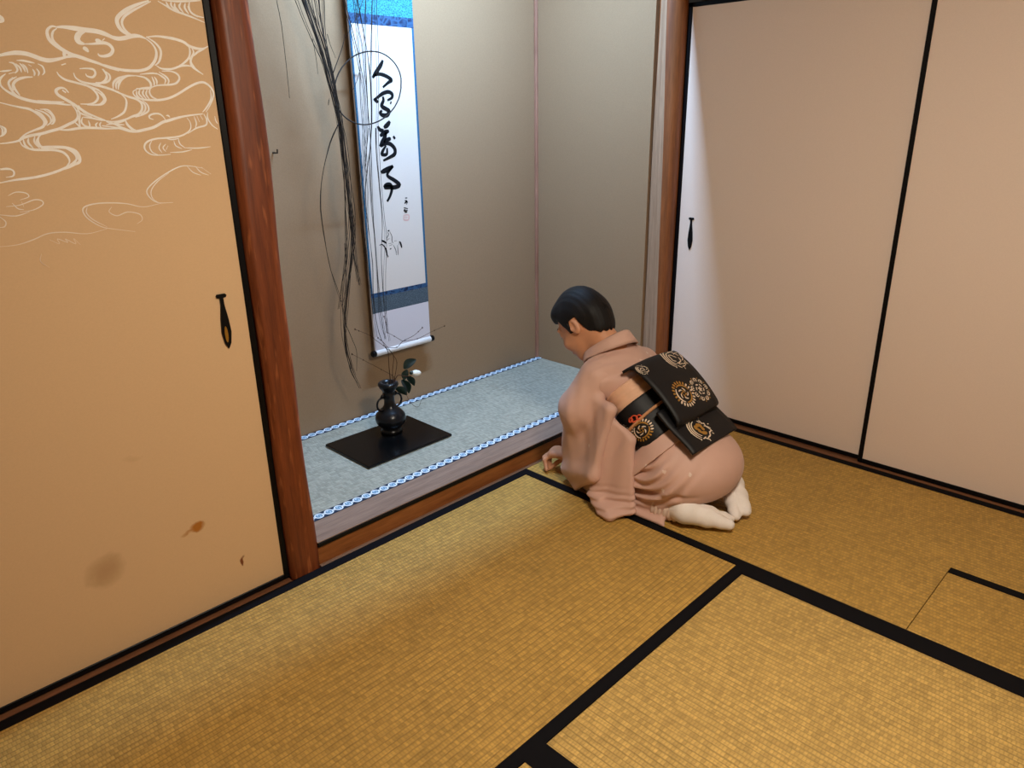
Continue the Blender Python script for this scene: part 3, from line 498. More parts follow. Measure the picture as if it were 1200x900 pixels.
tatami('straw mat behind the square half mat, by the plain wall', -.944, .945, -2.86, -1.905, 'X', M['tat_x'], ['y0', 'y1'])
tatami('straw mat at the end of the painted door wall', -2.86, -1.91, -1.91, 0, 'Y', M['tat_y'], ['x0', 'x1'])
tatami('straw mat at the end of the plain wall', -2.86, -1.91, -2.86, -1.91, 'Y', M['tat_y'], ['x0', 'x1'])
rc = empty('hearth_cover_mat', (.23, -1.61, -.055), 'small square straw mat set into the long mat, one black border', 'mat')
MB().box(.0365, .4285, -1.8185, -1.397, -.055, 0, .0015).build('rush_cover', M['tat_y'], rc)
MB().box(.3945, .4285, -1.8185, -1.397, -.0005, .0012, .0004).build('border', M['heri'], rc)

am = empty('alcove_mat', (0, .44, .062), 'pale alcove mat edged in blue and white medallions', 'mat')
MB().box(-.939, .919, .123, .757, .062, .0845, .002).build('rush_cover', M['tat_toko'], am)
for yc in (.1425, .7375):
    MB().box(-.939, .919, yc - .0192, yc + .0192, .084, .0860, .0004).build('border', M['heri_t'], am, origin=(0, yc, .084))

# ------------------------------------------------------------------ sliding doors
def door(name, label, axis, a0, a1, front, z0, z1, paper, pull_at=None, pull_gold=False, t1=.017):
    """axis 'x': door lies in the x-z plane and faces -y; axis 'y': lies in y-z and faces -x"""
    def B(mb, p0, p1, d0, d1, q0, q1, b=0):
        if axis == 'x': return mb.box(p0, p1, front + d0, front + d1, q0, q1, b)
        return mb.box(front + d0, front + d1, p0, p1, q0, q1, b)
    c = (a0 + a1) / 2
    root = empty(name, (c, front + .01, z0) if axis == 'x' else (front + .01, c, z0), label, 'door', kind='structure')
    t = .017
    o0 = (c, front + .01, z0 + .0) if axis == 'x' else (front + .01, c, z0)
    B(MB(), a0 + t, a1 - t, .003, .018, z0 + t, z1 - t).build('door_panel', paper, root, origin=o0)
    B(MB(), a0, a0 + t, 0, .022, z0, z1, .002).build('stile', M['lacquer'], root)
    B(MB(), a1 - t1, a1, 0, .022, z0, z1, .002).build('stile', M['lacquer'], root)
    B(MB(), a0 + t, a1 - t, 0, .022, z0, z0 + t, .002).build('rail', M['lacquer'], root)
    B(MB(), a0 + t, a1 - t, 0, .022, z1 - t, z1, .002).build('rail', M['lacquer'], root)
    if pull_at:
        pa, zt, zb, w = pull_at; h = zt - zb
        prof = [(0, .0), (.10, .006), (.3, .0095), (.55, .0075), (.80, .0036), (.93, .0032), (.935, .0085), (.97, .0105), (1.0, .008)]
        prof = [(t_, r_ * w / .0095) for t_, r_ in prof]
        mb = MB(); V = []; n = len(prof)
        P2 = [(r_, zb + t_ * h) for t_, r_ in prof] + [(-r_, zb + t_ * h) for t_, r_ in reversed(prof)]
        P2 = [p for i, p in enumerate(P2) if i == 0 or p != P2[i - 1]]
        for dd in (.003, -.0015):
            for (s_, z_) in P2:
                V.append((pa + s_, front + dd, z_) if axis == 'x' else (front + dd, pa + s_, z_))
        m = len(P2)
        F = [tuple(range(m)), tuple(range(2 * m - 1, m - 1, -1))] + [(j, (j + 1) % m, m + (j + 1) % m, m + j) for j in range(m)]
        pull = mb.add(V, F).build('door_pull', M['lacquer'], root)
        mb = MB(); V = []
        for dd in (-.001, -.0024):
            for j in range(14):
                an = 2 * math.pi * j / 14; s_ = (.34 * w) * math.cos(an) - .15 * w; z_ = zb + .27 * h + .15 * h * math.sin(an)
                V.append((pa + s_, front + dd, z_) if axis == 'x' else (front + dd, pa + s_, z_))
        F = [tuple(range(14)), tuple(range(27, 13, -1))] + [(j, (j + 1) % 14, 14 + (j + 1) % 14, 14 + j) for j in range(14)]
        mb.add(V, F).build('pull_inset', M['gold'] if pull_gold else M['lacquer'], pull)
    return root
d1 = door('door_1', 'tan sliding door painted with pale swirling water lines', 'x', -1.905, -.982, .019, .004, 1.718, M['paper_tan'], (-1.060, .889, .745, .0125), True)
d2 = door('door_2', 'plain pale sliding door with dark pull, beside the log post', 'y', -.94, .006, .985, .004, 1.714, M['paper_pale'], (-.087, .880, .741, .0115), t1=.034)
d3 = door('door_3', 'plain pale sliding door overlapping its neighbour, no pull in view', 'y', -1.85, -.916, .963, .004, 1.718, M['paper_pale'])
wv = MB()
for wi, (w, fl) in enumerate(WAVES):
    pts = [(fl[i] / 1000, fl[i + 1] / 1000) for i in range(0, len(fl), 2)]
    pts = [(min(max(x, -1.885), -1.0), min(z, 1.695)) for x, z in pts]
    ribbon(wv, pts, w * .95 / 1000, lambda a, b: (min(a, -.9995), .0217 - .000005 * wi, b))
tag(wv.build('wave_pattern', M['wave'], d1), 'pale swirling water lines fading out downwards')

# ------------------------------------------------------------------ hanging scroll
def scroll():
    yb, yf = .722, .7125
    r = empty('hanging_scroll', (.012, .72, .34), 'long hanging scroll with brushed characters and a small horse and rider', 'scroll')
    x0, x1 = -.137, .162
    MB().box(x0, x1, yf + .001, yb, .35, 2.22).build('backing', M['scrolltail'], r)
    MB().box(x0, x1, yf - .0006, yf + .001, 1.665, 2.22).build('top_cloth', M['teal'], r)
    MB().box(x0, x1, yf - .0008, yf + .001, 1.630, 1.665).build('upper_band', M['navy'], r)
    MB().box(x0, x0 + .008, yf - .0008, yf + .001, .62, 1.630).build('side_strip', M['blue'], r)
    MB().box(x1 - .010, x1, yf - .0008, yf + .001, .62, 1.630).build('side_strip', M['blue'], r)
    MB().box(x0 + .008, x1 - .010, yf - .0004, yf + .001, .62, 1.630).build('paper', M['scrollpaper'], r)
    MB().box(x0, x1, yf - .0008, yf + .001, .602, .62).build('lower_band', M['navy'], r)
    MB().box(x0, x1, yf - .0006, yf + .001, .535, .602).build('bottom_cloth', M['slate'], r)
    MB().box(x0 + .004, x1 - .004, yf - .0006, yf + .001, .36, .535).build('tail_cloth', M['scrolltail'], r)
    ro = MB().tube([(x0 + .001, .716, .362), (x1 - .001, .716, .362)], .0135, 16).build('roller', M['white_knob'], r, smooth=False)
    for a, b in ((x0 - .018, x0 + .001), (x1 - .001, x1 + .018)):
        MB().tube([(a, .716, .362), (a + .003, .716, .362), (b - .003, .716, .362), (b, .716, .362)], [.009, .0135, .0135, .012], 14).build('roller_knob', M['lacquer'], ro)
    MB().box(x0 - .004, x1 + .004, .708, .724, 2.215, 2.232, .003).build('top_rod', M['lacquer'], r)
    MB().tube([(x0 + .07, .716, 2.228), (.012, .755, 2.300), (x1 - .07, .716, 2.228)], .0018, 6).build('hanging_cord', M['willow'], r)
    ym = yf - .0009
    mp = lambda a, b: (a, ym, b)
    def pr(name, L, mat, label=None, k=1.0, taper=.55):
        mb = MB()
        for w, fl in L: ribbon(mb, [(fl[i] / 1000, fl[i + 1] / 1000) for i in range(0, len(fl), 2)], w * k / 1000, mp, taper)
        o = mb.build(name, mat, r)
        if label: o['label'] = label
        return o
    for k_, lab in (('ren', 'brushed character for person'), ('kan', 'brushed character for interval'), ('ban', 'brushed character for ten thousand'), ('ji', 'brushed character for matter')):
        pr('brushed_character', CALLI[k_], M['ink'], lab, 1.7)
    pr('signature', SIGN, M['ink'], 'small brushed signature'); pr('seal', SEAL, M['sealred'], 'faint red seal')
    pr('horse_sketch', HORSE, M['ink'], 'small ink sketch of a rider on a horse')
scroll()

# ------------------------------------------------------------------ willow
wl = empty('hanging_willow', (-.62, .66, 1.5), 'bundle of long bare willow strands tied in a ring beside the scroll', 'branches')
def dec(fl): return [(fl[i] / 1000, fl[i + 1] / 1000, fl[i + 2] / 1000) for i in range(0, len(fl), 3)]
rw = random.Random(9)
HOLD = (-.66, .70, 2.03)
def strand(P, w, ringy, dup):
    P = [Vector(p) for p in P]
    if dup:
        a, c = rw.uniform(-.009, .009), rw.uniform(-.007, .007)
        P = [p + Vector((a + .5 * rw.uniform(-.006, .006), c, 0)) for p in P]
    if P[0].z > 1.60:      # strands that leave the picture rise, arch over and end in the holder
        d = (P[0] - P[1]).normalized(); d.z = max(d.z, .5); t = (2.0 - P[0].z) / d.z; q = P[0] + d * t
        h = Vector((HOLD[0] + rw.uniform(-.015, .015), HOLD[1] + rw.uniform(-.01, .01), HOLD[2]))
        mid = (q + h) / 2 + Vector((0, 0, .03 + .10 * (q - h).length)); mid.z = min(mid.z, 2.26)
        P = [h, h + Vector((0, -.01, .05)), mid, q, (q + P[0]) / 2] + P
    P = [tuple(p) for p in catmull([tuple(p) for p in P], 5)]; m = len(P)
    P = [(p[0] + rw.uniform(-.0004, .0004), p[1], p[2]) for p in P]
    R = [w * (.8 if dup else 1.05) / 1000 * (1 if ringy else (1.15 - .65 * k / m)) for k in range(m)]
    return MB().tube(P, R, 5).build('willow_strand', M['willow'], wl, smooth=True)
for i, (w, fl) in enumerate(WILLOW):
    P = dec(fl); ringy = (w == 2.4)
    o = strand(P, w, ringy, False)
    if ringy: o['label'] = 'strand looped into a ring'
    elif len(P) > 7:
        for _ in range(2 if i < 10 else 1): strand(P, w, False, True)
# bamboo holder in the alcove corner
bh = empty('bamboo_holder', (-.66, .71, 1.84), 'bamboo tube holder on the alcove wall for the willow', 'holder')
MB().lathe([(.032, 0), (.034, .004), (.0335, .10), (.035, .104), (.0335, .108), (.034, .2), (.028, .2), (.027, .02)], (-.66, .718, 1.84), 20).build('bamboo_tube', M['twig'], bh, smooth=True)
MB().box(-.672, -.648, .75, .7605, 1.98, 2.02, .002).build('wall_bracket', M['iron'], bh)
# small hook in the back wall
hk = MB().tube([(-.473, .765, 1.190), (-.473, .742, 1.190), (-.473, .728, 1.190), (-.473, .727, 1.203)], .0028, 6).build('wall_hook', M['iron'])
tag(hk, 'small iron hook on the plaster wall near the red-brown post', 'hook')

# ------------------------------------------------------------------ board, vase and flowers
bd = MB().box(-.488, -.080, .303, .597, .0862, .0965, .003).build('display_board', M['gloss_lacquer'])
tag(bd, 'flat black lacquer board under the bronze vase', 'board')
VC = (-.232, .505, .0967)
va = empty('flower_vase', VC, 'dark bronze vase with two ring handles and flared mouth', 'vase')
MB().lathe([(.040, 0), (.044, .004), (.042, .012), (.034, .018), (.044, .026), (.058, .042), (.0625, .060), (.058, .078), (.044, .094), (.030, .106), (.0225, .120), (.0205, .140), (.022, .158), (.0255, .166), (.0225, .170), (.026, .180), (.036, .192), (.041, .203), (.040, .211), (.033, .215), (.024, .214), (.016, .19), (.012, .12)], VC, 36).build('vessel', M['bronze'], va, smooth=True)
for sgn in (-1, 1):
    P = [(VC[0] + sgn * (.036 + .0245 * math.cos(a)), VC[1], VC[2] + .128 + .027 * math.sin(a)) for a in [2 * math.pi * j / 20 for j in range(21)]]
    MB().tube(P, .0042, 7, cap=False).build('ring_handle', M['bronze'], va, smooth=True)
    MB().tube([(VC[0] + sgn * .018, VC[1], VC[2] + .16), (VC[0] + sgn * .032, VC[1], VC[2] + .163), (VC[0] + sgn * .041, VC[1], VC[2] + .155)], [.006, .0065, .004], 8).build('handle_lug', M['bronze'], va, smooth=True)
br = empty('bare_twigs', (VC[0], VC[1], .29), 'thin bare budding twigs standing in the bronze vase', 'twigs')
for i, (w, fl) in enumerate(TWIGS[:-2]):
    P = [tuple(p) for p in catmull(dec(fl), 4)]; m = len(P)
    if P[0][2] < .33 and i not in (3, 4, 5, 6): P = [(VC[0], VC[1], .225)] + P; m += 1
    mb = MB().tube(P, [w * .75 / 1000 * (1 - .4 * k / m) for k in range(m)], 6); 
    for k in range(4, m - 1, 5): mb.ell(P[k], (.0022, .0022, .003), 6, 4)
    mb.ell(P[-1], (.0026, .0026, .004), 6, 5)
    mb.build('twig', M['twig'], br, smooth=True)
cm = empty('camellia', (VC[0], VC[1], .29), 'white camellia bud with dark glossy leaves in the bronze vase', 'flower')
P = [(VC[0], VC[1], .225)] + [tuple(p) for p in catmull(dec(TWIGS[-2][1]), 4)]
MB().tube(P, .0018, 6).build('stem', M['twig'], cm, smooth=True)
P = [tuple(p) for p in catmull(dec(TWIGS[-1][1]), 4)]
MB().tube(P, .0007, 5).build('tendril', M['twig'], cm, smooth=True)
def leaf(c, L, wd, rot, name='leaf'):
    mb = MB(); V = []; F = []; n = 9
    for i in range(n):
        t = i / (n - 1); hw = wd * math.sin(math.pi * min(1, t * .93 + .04)) ** .8 * (1 - .25 * t)
        zc = .12 * L * math.sin(t * 2.6)
        for s_ in (-1, -.5, 0, .5, 1): V.append(Vector((t * L - L / 2, s_ * hw, zc + .25 * abs(s_) * hw)))
    for i in range(n - 1):
        for j in range(4): F.append((i * 5 + j, i * 5 + j + 1, (i + 1) * 5 + j + 1, (i + 1) * 5 + j))
    k = len(V); V += [v + Vector((0, 0, -.0012)) for v in V]; F += [tuple(k + q for q in reversed(f)) for f in F]
    R_ = Matrix.Rotation(rot[2], 4, 'Z') @ Matrix.Rotation(rot[1], 4, 'Y') @ Matrix.Rotation(rot[0], 4, 'X')
    return mb.add([R_ @ v + Vector(c) for v in V], F).build(name, M['leaf'], cm, smooth=True)
leaf((-.124, .495, .360), .062, .026, (math.radians(-62), math.radians(-35), math.radians(-40)))
leaf((-.160, .490, .275), .064, .025, (math.radians(-60), math.radians(70), math.radians(-45)))
leaf((-.185, .485, .262), .055, .021, (math.radians(-70), math.radians(40), math.radians(-40)))
leaf((-.130, .490, .290), .050, .018, (math.radians(-60), math.radians(60), math.radians(-30)))
leaf((-.150, .495, .322), .046, .017, (math.radians(-60), math.radians(-70), math.radians(-50)))
fl = MB()
for a, rr in ((0, .0), (1.2, .004), (2.5, .004), (3.8, .004), (5.0, .004)):
    fl.ell((-.106 + rr * math.cos(a) + .004, .486 + rr * math.sin(a) * .6, .320), (.020, .012, .0115), 12, 8, Matrix.Rotation(.3 + .12 * math.sin(a), 3, 'Y') @ Matrix.Rotation(a * .2, 3, 'X'))
fl.build('white_bud', M['petal'], cm, smooth=True)
MB().ell((-.126, .488, .327), (.009, .008, .008), 10, 6).build('sepal', M['leaf'], cm, smooth=True)

# ------------------------------------------------------------------ lamps that light the room
pl = empty('pendant_lamp', (LAMP_POS[0], LAMP_POS[1], LAMP_POS[2] - LAMP_R), 'half round paper lamp under an added wooden shade hanging over the mats', 'lamp')
_hp = [(.004, -LAMP_R)] + [(LAMP_R * math.sin(t * math.pi / 20), -LAMP_R * math.cos(t * math.pi / 20)) for t in range(1, 11)]
MB().lathe(_hp, LAMP_POS, 28).build('paper_globe', M['diffuser'], pl, smooth=True)
MB().lathe([(LAMP_R + .014, -.034), (LAMP_R + .020, -.034), (LAMP_R + .020, .006)] + [((LAMP_R + .008) * math.cos(t * math.pi / 16), (LAMP_R + .008) * math.sin(t * math.pi / 16) * .8 + .006) for t in range(0, 8)], LAMP_POS, 28).build('added_shade', M['lampwood'], pl, smooth=True)  # out-of-view shade, added with a lowered rim to dim the door tops
MB().lathe([(.03, 0), (.03, .012), (.008, .02)], (LAMP_POS[0], LAMP_POS[1], LAMP_POS[2] + LAMP_R * .8), 16).build('cap', M['lacquer'], pl)
MB().tube([(LAMP_POS[0], LAMP_POS[1], LAMP_POS[2] + LAMP_R + .01), (LAMP_POS[0], LAMP_POS[1], 2.32)], .004, 6).build('lamp_cord', M['lacquer'], pl)
tl = empty('alcove_tube_lamp', (.05, .065, 2.19), 'slim tube lamp fixed behind the alcove drop beam', 'lamp')
MB().box(-.33, .53, .045, .085, 2.205, 2.24, .003).build('housing', M['white_knob'], tl)
MB().tube([(-.31, .065, 2.197), (.51, .065, 2.197)], .006, 10).build('tube', M['tube'], tl, smooth=True)

# ------------------------------------------------------------------ implicit modelling for the kneeling figure
def A3(p): return np.array(p, dtype=np.float32)
def smin(a, b, k):
    h = np.maximum(k - np.abs(a - b), 0) / k
    return np.minimum(a, b) - h * h * k * .25
class Vol:
    def __init__(s, lo, hi, h):
        s.h = h; s.lo = np.array(lo, np.float32); s.n = np.ceil((np.array(hi) - np.array(lo)) / h).astype(int) + 1
        s.ax = [s.lo[i] + h * np.arange(s.n[i], dtype=np.float32) for i in range(3)]
        s.F = np.full(tuple(s.n), .12, np.float32)
    def sub(s, lo, hi):
        a = np.clip(np.floor((np.array(lo) - s.lo) / s.h).astype(int), 0, s.n); b = np.clip(np.ceil((np.array(hi) - s.lo) / s.h).astype(int) + 1, 0, s.n)
        sl = tuple(slice(a[i], b[i]) for i in range(3))
        return sl, s.ax[0][sl[0]][:, None, None], s.ax[1][sl[1]][None, :, None], s.ax[2][sl[2]][None, None, :]
    def put(s, fn, lo, hi, k=.02, op='add'):
        m = k + .03
        sl, X, Y, Z = s.sub(np.array(lo) - m, np.array(hi) + m)
        if any(q.stop <= q.start for q in sl): return
        d = fn(X, Y, Z)
        if op == 'add': s.F[sl] = smin(s.F[sl], d, k)
        else: s.F[sl] = -smin(-s.F[sl], d, k)
    def ell(s, c, r, k=.02, R=None, op='add'):
        c = A3(c); r = A3(r); m = float(r.max())
        def fn(X, Y, Z):
            x, y, z = X - c[0], Y - c[1], Z - c[2]
            if R is not None:
                x, y, z = R[0][0] * x + R[0][1] * y + R[0][2] * z, R[1][0] * x + R[1][1] * y + R[1][2] * z, R[2][0] * x + R[2][1] * y + R[2][2] * z
            k0 = np.sqrt((x / r[0]) ** 2 + (y / r[1]) ** 2 + (z / r[2]) ** 2); k1 = np.sqrt((x / r[0] ** 2) ** 2 + (y / r[1] ** 2) ** 2 + (z / r[2] ** 2) ** 2) + 1e-9
            return k0 * (k0 - 1) / k1
        s.put(fn, c - m, c + m, k, op)
    def cone(s, a, b, r1, r2, k=.02, sx=1.0, op='add'):
        a = A3(a); b = A3(b); m = max(r1, r2) * max(1, sx)
        fn = lambda X, Y, Z: f_cone(X, Y, Z, a, b, r1, r2, sx)
        s.put(fn, np.minimum(a, b) - m, np.maximum(a, b) + m, k, op)
    def tri(s, a, b, c, r, k=.02):
        a, b, c = A3(a), A3(b), A3(c); P = np.array([a, b, c])
        s.put(lambda X, Y, Z: f_tri(X, Y, Z, a, b, c) - r, P.min(0) - r, P.max(0) + r, k)
    def quad(s, a, b, c, d, r, k=.02):
        s.tri(a, b, c, r, k); s.tri(a, c, d, r, k)
    def grid(s): return s.ax[0][:, None, None], s.ax[1][None, :, None], s.ax[2][None, None, :]
    def floor(s, z): s.F = np.maximum(s.F, (z - s.ax[2])[None, None, :].astype(np.float32))
    def mesh(s, relax=1):
        F = s.F; S = F < 0; nx, ny, nz = F.shape
        cells = np.zeros((nx - 1, ny - 1, nz - 1), np.int8)
        for i in (0, 1):
            for j in (0, 1):
                for k in (0, 1): cells += S[i:nx - 1 + i, j:ny - 1 + j, k:nz - 1 + k]
        act = (cells > 0) & (cells < 8); I = np.argwhere(act); N = len(I); idx = np.full(act.shape, -1, np.int64); idx[act] = np.arange(N)
        acc = np.zeros((N, 3)); cnt = np.zeros(N)
        C = [(i, j, k) for i in (0, 1) for j in (0, 1) for k in (0, 1)]
        for p in C:
            for q in C:
                if sum(q) == sum(p) + 1 and sum(abs(a - b) for a, b in zip(p, q)) == 1:
                    a = F[I[:, 0] + p[0], I[:, 1] + p[1], I[:, 2] + p[2]]; b = F[I[:, 0] + q[0], I[:, 1] + q[1], I[:, 2] + q[2]]
                    m = (a < 0) != (b < 0); t = np.where(m, a / np.where(m, a - b, 1), 0)
                    pos = np.array(p) + t[:, None] * (np.array(q) - np.array(p)); acc += pos * m[:, None]; cnt += m
        V = s.lo + s.h * (I + acc / cnt[:, None])
        Q = []
        for ax in range(3):
            u, v = [(1, 2), (2, 0), (0, 1)][ax]
            sa = [slice(None)] * 3; sb = [slice(None)] * 3; sa[ax] = slice(0, -1); sb[ax] = slice(1, None)
            a, b = S[tuple(sa)], S[tuple(sb)]; ch = a != b
            E = np.argwhere(ch); E = E[(E[:, u] > 0) & (E[:, v] > 0) & (E[:, u] < F.shape[u] - 1) & (E[:, v] < F.shape[v] - 1)]
            def at(du, dv):
                e = E.copy(); e[:, u] -= du; e[:, v] -= dv; return idx[e[:, 0], e[:, 1], e[:, 2]]
            q = np.stack([at(1, 1), at(0, 1), at(0, 0), at(1, 0)], 1); fl = ~a[E[:, 0], E[:, 1], E[:, 2]]; q[fl] = q[fl][:, ::-1]; Q.append(q)
        Q = np.concatenate(Q); Q = Q[(Q >= 0).all(1)]
        for _ in range(relax):
            sm = np.zeros_like(V); ct = np.zeros(N)
            for i in range(4):
                np.add.at(sm, Q[:, i], V[Q[:, (i + 1) % 4]]); np.add.at(sm, Q[:, i], V[Q[:, (i + 3) % 4]]); np.add.at(ct, Q[:, i], 2)
            V = V * .5 + .5 * sm / np.maximum(ct, 1)[:, None]
        return V, Q
    def build(s, name, mat, parent, relax=1):
        V, Q = s.mesh(relax)
        me = bpy.data.meshes.new(name)
        org = np.array([(V[:, 0].min() + V[:, 0].max()) / 2, (V[:, 1].min() + V[:, 1].max()) / 2, V[:, 2].min()])
        V = V - org
        me.vertices.add(len(V)); me.vertices.foreach_set('co', V.astype(np.float32).ravel())
        me.loops.add(Q.size); me.loops.foreach_set('vertex_index', Q.astype(np.int32).ravel())
        me.polygons.add(len(Q)); me.polygons.foreach_set('loop_start', np.arange(0, Q.size, 4, dtype=np.int32)); me.polygons.foreach_set('use_smooth', np.ones(len(Q), bool))
        me.update(calc_edges=True); me.validate()
        o = bpy.data.objects.new(name, me); o.location = org
        return link(o, mat, parent)
def f_cone(X, Y, Z, a, b, r1, r2, sx=1.0):
    cx = (a[0] + b[0]) / 2
    ax, bx = (a[0] - cx) / sx, (b[0] - cx) / sx
    x = (X - cx) / sx; dx, dy, dz = bx - ax, b[1] - a[1], b[2] - a[2]; L = dx * dx + dy * dy + dz * dz + 1e-9
    t = np.clip(((x - ax) * dx + (Y - a[1]) * dy + (Z - a[2]) * dz) / L, 0, 1)
    return np.sqrt((x - ax - t * dx) ** 2 + (Y - a[1] - t * dy) ** 2 + (Z - a[2] - t * dz) ** 2) - (r1 + (r2 - r1) * t)
def f_tri(X, Y, Z, a, b, c):
    ba, cb, ac = b - a, c - b, a - c; n = np.cross(ba, ac)
    def sub(p): return X - p[0], Y - p[1], Z - p[2]
    pa, pb, pc = sub(a), sub(b), sub(c)
    dt = lambda v, p: v[0] * p[0] + v[1] * p[1] + v[2] * p[2]
    sg = np.sign(dt(np.cross(ba, n), pa)) + np.sign(dt(np.cross(cb, n), pb)) + np.sign(dt(np.cross(ac, n), pc))
    def e(v, p):
        t = np.clip(dt(v, p) / float(v @ v), 0, 1); return (v[0] * t - p[0]) ** 2 + (v[1] * t - p[1]) ** 2 + (v[2] * t - p[2]) ** 2
    ed = np.minimum(np.minimum(e(ba, pa), e(cb, pb)), e(ac, pc))
    return np.sqrt(np.where(sg < 2, ed, dt(n, pa) ** 2 / float(n @ n)))

PE = empty('person', (.20, -.50, 0), 'person in dusty pink kimono kneeling and bowing before the alcove step', 'person')

# --- body: head, neck, trunk, arms and hands in one skin
HF = Vector((-.10, .72, -.68)).normalized(); HU = Vector((-.03, .68, .72)); HU = (HU - HF * HU.dot(HF)).normalized(); HL = HU.cross(HF)
HC = Vector((.165, -.165, .598))
HR = [tuple(HF), tuple(HL), tuple(HU)]
def hp(f, l, u): return tuple(HC + HF * f + HL * l + HU * u)
bv = Vol((-.04, -.62, 0.0), (.50, .03, .76), .0036)
bv.ell(hp(-.008, 0, .018), (.094, .074, .098), .02, HR)
bv.ell(hp(.040, 0, -.045), (.058, .058, .072), .03, HR)
bv.ell(hp(.066, 0, -.100), (.024, .026, .020), .03, HR)
bv.cone(hp(.092, 0, .008), hp(.108, 0, -.032), .007, .011, .012)
for s_ in (-1, 1):
    bv.ell(hp(.074, s_ * .030, .002), (.018, .017, .012), .012, HR)
    bv.ell(hp(.070, s_ * .034, -.038), (.026, .024, .022), .02, HR)
    bv.ell(hp(.078, s_ * .026, .024), (.016, .022, .008), .015, HR)
    bv.ell(hp(-.012, s_ * .076, -.012), (.019, .0085, .031), .008, HR)
    bv.ell(hp(-.008, s_ * .084, -.008), (.010, .006, .018), .004, HR, 'cut')
    bv.ell(hp(.004, s_ * .078, -.014), (.005, .006, .007), .004, HR)
bv.ell(hp(.096, 0, -.064), (.010, .020, .0045), .008, HR); bv.ell(hp(.093, 0, -.074), (.010, .018, .005), .008, HR)
bv.cone(hp(-.035, 0, -.055), (.200, -.30, .475), .050, .056, .03)
bv.cone((.205, -.31, .44), (.215, -.52, .26), .075, .08, .03, 1.2)
bv.cone((.09, -.30, .43), (.32, -.30, .42), .05, .05, .03)
for P, Rr in (([(.085, -.30, .425), (.048, -.250, .255), (.112, -.165, .080)], (.042, .036, .024)), ([(.34, -.29, .42), (.40, -.22, .22), (.315, -.135, .060)], (.042, .036, .024))):
    for i in range(2): bv.cone(P[i], P[i + 1], Rr[i], Rr[i + 1], .02)
def hand(W0, kn, tips, mids, thumb, k=.006):
    for q in kn: bv.cone(W0, q, .019, .0125, .012)
    bv.cone(kn[0], kn[-1], .0125, .011, .010)
    for q, m_, t_ in zip(kn, mids, tips):
        bv.cone(q, m_, .0098, .0088, k); bv.cone(m_, t_, .0086, .0068, k)
    for i in range(len(thumb) - 1): bv.cone(thumb[i], thumb[i + 1], .0115 - .0018 * i, .0105 - .0018 * i, .007)
# left hand, pinching something off the mat
hand((.112, -.160, .078), [(.086, -.088, .074), (.102, -.080, .080), (.119, -.078, .081), (.135, -.082, .076)],
     [(.058, -.086, .016), (.064, -.080, .012), (.074, -.078, .010), (.084, -.080, .012)],
     [(.066, -.070, .050), (.080, -.056, .052), (.096, -.052, .052), (.112, -.056, .048)],
     [(.134, -.138, .068), (.134, -.108, .044), (.116, -.088, .026), (.092, -.082, .013)])
# right hand resting on the mat
hand((.310, -.128, .056), [(.272, -.062, .032), (.290, -.050, .036), (.309, -.047, .037), (.327, -.054, .034)],
     [(.250, -.012, .010), (.275, .0, .010), (.302, .002, .010), (.328, -.008, .010)],
     [(.258, -.035, .026), (.280, -.022, .028), (.304, -.018, .028), (.328, -.027, .027)],
     [(.280, -.110, .048), (.258, -.085, .030), (.244, -.062, .018), (.238, -.048, .012)])
bv.F[:, :, :] = np.maximum(bv.F, (.002 - bv.ax[2])[None, None, :].astype(np.float32))
body = bv.build('body', M['skin'], PE, 1)
for s_ in (-1, 1):
    P = [hp(.083 - .006 * abs(t) ** 2, s_ * (.031 + .017 * t), .033 - .006 * t * t) for t in (-1, -.4, .2, .7, 1)]
    MB().tube(P, [.0012, .0022, .0024, .002, .0008], 6).build('eyebrow', M['hair'], body, smooth=True)
    P = [hp(.0915 - .010 * t * t, s_ * (.031 + .014 * t), -.004 - .002 * (1 - t * t)) for t in (-1, -.5, 0, .5, 1)]
    MB().tube(P, [.0006, .0013, .0015, .0013, .0007], 6).build('eyelash', M['hair'], body, smooth=True)
P = [hp(.1055 - .006 * t * t, .017 * t, -.069 + .001 * t * t) for t in (-1, -.5, 0, .5, 1)]
MB().tube(P, [.0006, .0024, .0028, .0024, .0006], 6).build('lips', M['lip'], body, smooth=True)

# --- hair: swept back, gathered low at the nape
hv = Vol((.04, -.32, .46), (.30, .0, .76), .0036)
hv.ell(hp(-.012, 0, .024), (.103, .0835, .106), .01, HR)
hv.ell(hp(-.080, 0, -.010), (.036, .056, .056), .03, HR); hv.ell(hp(-.066, 0, -.062), (.030, .052, .034), .03, HR)
hv.ell(hp(.046, 0, .074), (.040, .060, .032), .03, HR)
X, Y, Z = hv.grid()
fx = (X - HC.x) * HF.x + (Y - HC.y) * HF.y + (Z - HC.z) * HF.z
lx = (X - HC.x) * HL.x + (Y - HC.y) * HL.y + (Z - HC.z) * HL.z
ux = (X - HC.x) * HU.x + (Y - HC.y) * HU.y + (Z - HC.z) * HU.z
al = np.abs(lx)
